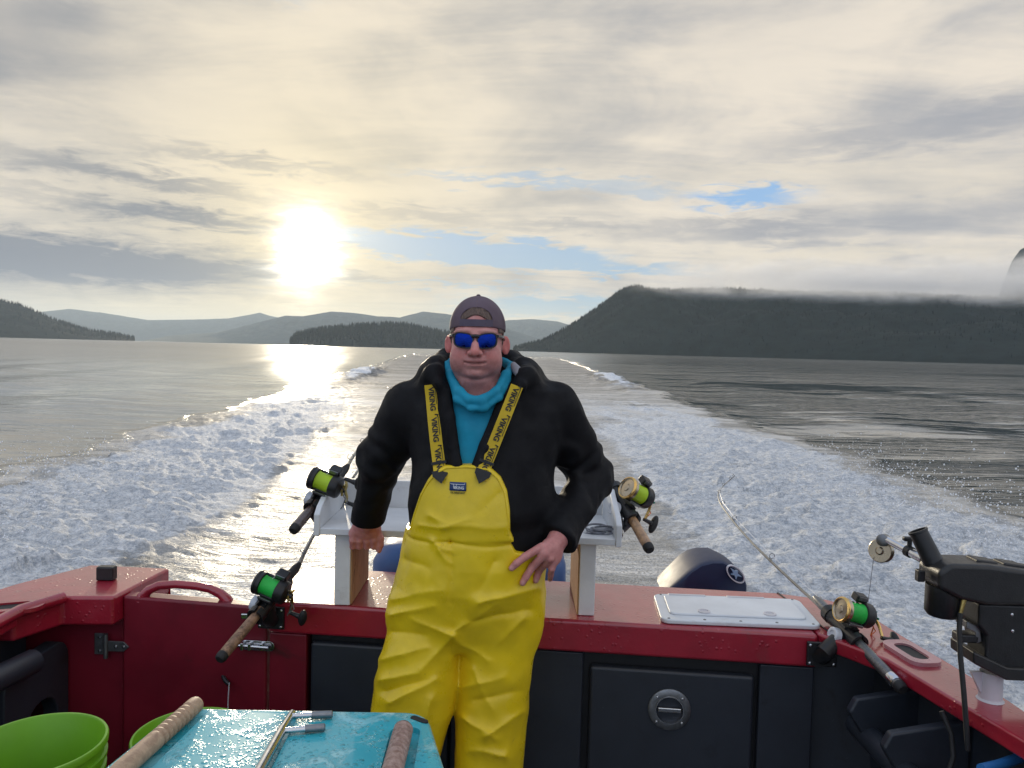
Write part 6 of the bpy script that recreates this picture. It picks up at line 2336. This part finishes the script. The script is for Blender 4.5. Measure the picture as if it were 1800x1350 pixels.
def strap(pts, wid, f, lift=0.003):
    C = strap_frame(pts, wid, f, lift)
    n = len(C)
    cr, nr = [], []
    for i in range(n):
        d_ = (C[min(i + 1, n - 1)] - C[max(i - 1, 0)]).normalized()
        nrm = Vector((0.05 * (C[i].x + 0.08), -1, 0.15)).normalized()
        a_ = d_.cross(nrm).normalized()
        if a_.x < 0:
            a_ = -a_
        cr.append(a_)
        nr.append(nrm)
    ln = [0]
    for i in range(1, n):
        ln.append(ln[-1] + (C[i] - C[i - 1]).length)

    def at_(s, t, h):
        s = max(0, min(ln[-1] - 1e-6, s))
        i = max(j for j in range(n - 1) if ln[j] <= s)
        k = (s - ln[i]) / (ln[i + 1] - ln[i])
        return C[i].lerp(C[i + 1], k) + cr[i].lerp(cr[i + 1], k) * t + nr[i].lerp(nr[i + 1], k) * h
    m = MB()
    ns = 30
    L_ = ln[-1]
    rows = []
    for i in range(ns + 1):
        s = L_ * i / ns
        rows.append([at_(s, -wid / 2, 0), at_(s, wid / 2, 0), at_(s, wid / 2, -0.006), at_(s, -wid / 2, -0.006)])
    m.add([q for r_ in rows for q in r_], [(i * 4 + j, i * 4 + (j + 1) % 4, (i + 1) * 4 + (j + 1) % 4, (i + 1) * 4 + j) for i in range(ns) for j in range(4)] + [(0, 1, 2, 3), (ns * 4, ns * 4 + 1, ns * 4 + 2, ns * 4 + 3)])
    o = m.build('brace_strap', YSTRAP, bo, smooth=50)
    return o, at_, L_


TXT, TXF = text_mesh('VIKING', 0.0205, 0.0004, 0.0007)
tw = TXT[:, 0].max() - TXT[:, 0].min()


def letter_strap(at_, s0):
    m = MB()
    k = 0.070 / tw
    vs = []
    for x, y, z in TXT:
        vs.append(at_(s0 + (x - TXT[:, 0].min()) * k, y, 0.0012 + z))
    m.add(vs, TXF)
    # the little ship above the name: a hull line, mast and sail
    for (a0, b0), (a1, b1), w_ in (((0.000, 0.0125), (0.052, 0.0125), 0.0016), ((-0.008, 0.004), (-0.006, 0.014), 0.003), ((-0.008, 0.010), (0.004, 0.013), 0.0025)):
        p0, p1 = at_(s0 + a0, b0, 0.0014), at_(s0 + a1, b1, 0.0014)
        m.tube([p0, p1], w_ / 2, 6)
    me_o = m.build('brace_lettering', PRINT, bo)
    return me_o


jsurf = lambda p: np.minimum(np.minimum(jacket(p), torso(p) - 0.001), trousers(p))
for pts in ([(757, 676), (760, 700), (764, 735), (769, 775), (775, 815), (779, 842)], [(909, 678), (901, 700), (888, 735), (873, 775), (858, 815), (849, 842)]):
    o, at_, L_ = strap(pts, 0.0345, jsurf, 0.007)
    for s0 in (0.006, 0.096, 0.184):
        letter_strap(at_, s0)
    # buckle: black webbing keeper ending in a point
    m = MB()
    for s0, s1, wa, wb in ((L_ - 0.055, L_ - 0.047, 0.042, 0.042), (L_ - 0.028, L_ - 0.012, 0.044, 0.042)):
        m.add([at_(s0, -wa / 2, 0.004), at_(s0, wa / 2, 0.004), at_(s1, wb / 2, 0.004), at_(s1, -wb / 2, 0.004),
               at_(s0, -wa / 2, -0.004), at_(s0, wa / 2, -0.004), at_(s1, wb / 2, -0.004), at_(s1, -wb / 2, -0.004)],
              [(0, 1, 2, 3), (0, 4, 5, 1), (1, 5, 6, 2), (2, 6, 7, 3), (3, 7, 4, 0)])
    e0 = at_(L_ - 0.012, 0, 0)
    c0, c1, tip = at_(L_ - 0.013, -0.021, 0.004), at_(L_ - 0.013, 0.021, 0.004), at_(L_ - 0.001, 0, 0.004) + (at_(L_ - 0.001, 0, 0) - at_(L_ - 0.02, 0, 0)).normalized() * 0.014
    yb = front_y(trousers, tip.x, tip.z)
    if yb:
        tip.y = min(tip.y, yb - 0.003)
    m.add([c0, c1, tip, c0 + P(0, 0.006, 0), c1 + P(0, 0.006, 0), tip + P(0, 0.006, 0)], [(0, 1, 2), (0, 3, 4, 1), (1, 4, 5, 2), (2, 5, 3, 0)])
    m.build('brace_buckle', BLACKR, bo)

pcx, pcz = WX(809.5, 2.045), WZ(809.5, 854, 2.045)
Yp = front_y(trousers, pcx, pcz)


_bg = [[front_y(trousers, pcx + 0.005 * i, pcz + 0.005 * j, 2.0, 2.1) or Yp for i in range(-6, 7)] for j in range(-5, 5)]


def on_bib(dx_, dz_, h):
    fi, fj = dx_ / 0.005 + 6, dz_ / 0.005 + 5
    i, j = max(0, min(11, int(fi))), max(0, min(8, int(fj)))
    u, v = fi - i, fj - j
    y0 = (_bg[j][i] * (1 - u) + _bg[j][i + 1] * u) * (1 - v) + (_bg[j + 1][i] * (1 - u) + _bg[j + 1][i + 1] * u) * v
    return P(pcx + dx_, y0 - h, pcz + dz_)


m = MB()
lo_, hi_ = [], []
nx_, nz_ = 8, 4
gr_ = [[on_bib(-0.0225 + 0.045 * i / nx_, -0.0115 + 0.023 * j / nz_, 0.0022) for i in range(nx_ + 1)] for j in range(nz_ + 1)]
m.add([q for r_ in gr_ for q in r_], [(j * (nx_ + 1) + i, j * (nx_ + 1) + i + 1, (j + 1) * (nx_ + 1) + i + 1, (j + 1) * (nx_ + 1) + i) for j in range(nz_) for i in range(nx_)])
po = m.build('chest_patch', PATCHB, bo, smooth=60)
sm_ = po.modifiers.new('solid', 'SOLIDIFY')
sm_.thickness = 0.002
sm_.offset = 0


def letters(body_, wid, dx_, dz_, mat, bold=0.0, name='patch_lettering', hscale=1.0):
    v_, f_ = text_mesh(body_, 0.01, 0.0003, bold)
    k = wid / (v_[:, 0].max() - v_[:, 0].min())
    m = MB()
    m.add([on_bib(dx_ + x * k, dz_ + y * k * hscale, 0.0042 + z) for x, y, z in v_], f_)
    return m.build(name, mat, bo)


letters('VIKING', 0.030, 0.002, -0.0035, PATCHW, 0.0002, hscale=1.15)
m = MB()
for pts in ([(-0.018, 0.006), (0.016, 0.0055)], [(-0.018, 0.006), (-0.0205, 0.0085)], [(0.016, 0.0055), (0.0195, 0.0085)], [(-0.014, 0.0075), (-0.008, -0.006)], [(-0.008, -0.006), (-0.003, 0.006)]):
    m.tube([on_bib(a, b, 0.0042) for a, b in pts], 0.0008, 6)
m.build('patch_ship_mark', PATCHW, bo)
letters('OIL RESISTANT', 0.040, 0.0, -0.0165, PRINT, 0.0002, hscale=1.2)
# piping along the bib's edge
pts = []
for a, b in ((722, 934), (729, 905), (740, 872), (754, 846), (769, 829), (786, 820), (830, 818), (864, 822), (883, 838), (895, 862), (901, 895), (903, 932), (914, 950), (935, 957)):
    x, z = WX(a, 2.06), WZ(a, b, 2.06)
    x2 = x + (0.004 if a < 800 else -0.004)
    y = front_y(trousers, x2, z - 0.003)
    pts.append(P(x2, (y if y else 2.08) - 0.0005, z - 0.003))
MB().tube(pts, 0.0028, 8).build('bib_piping', YELLOW, bo)
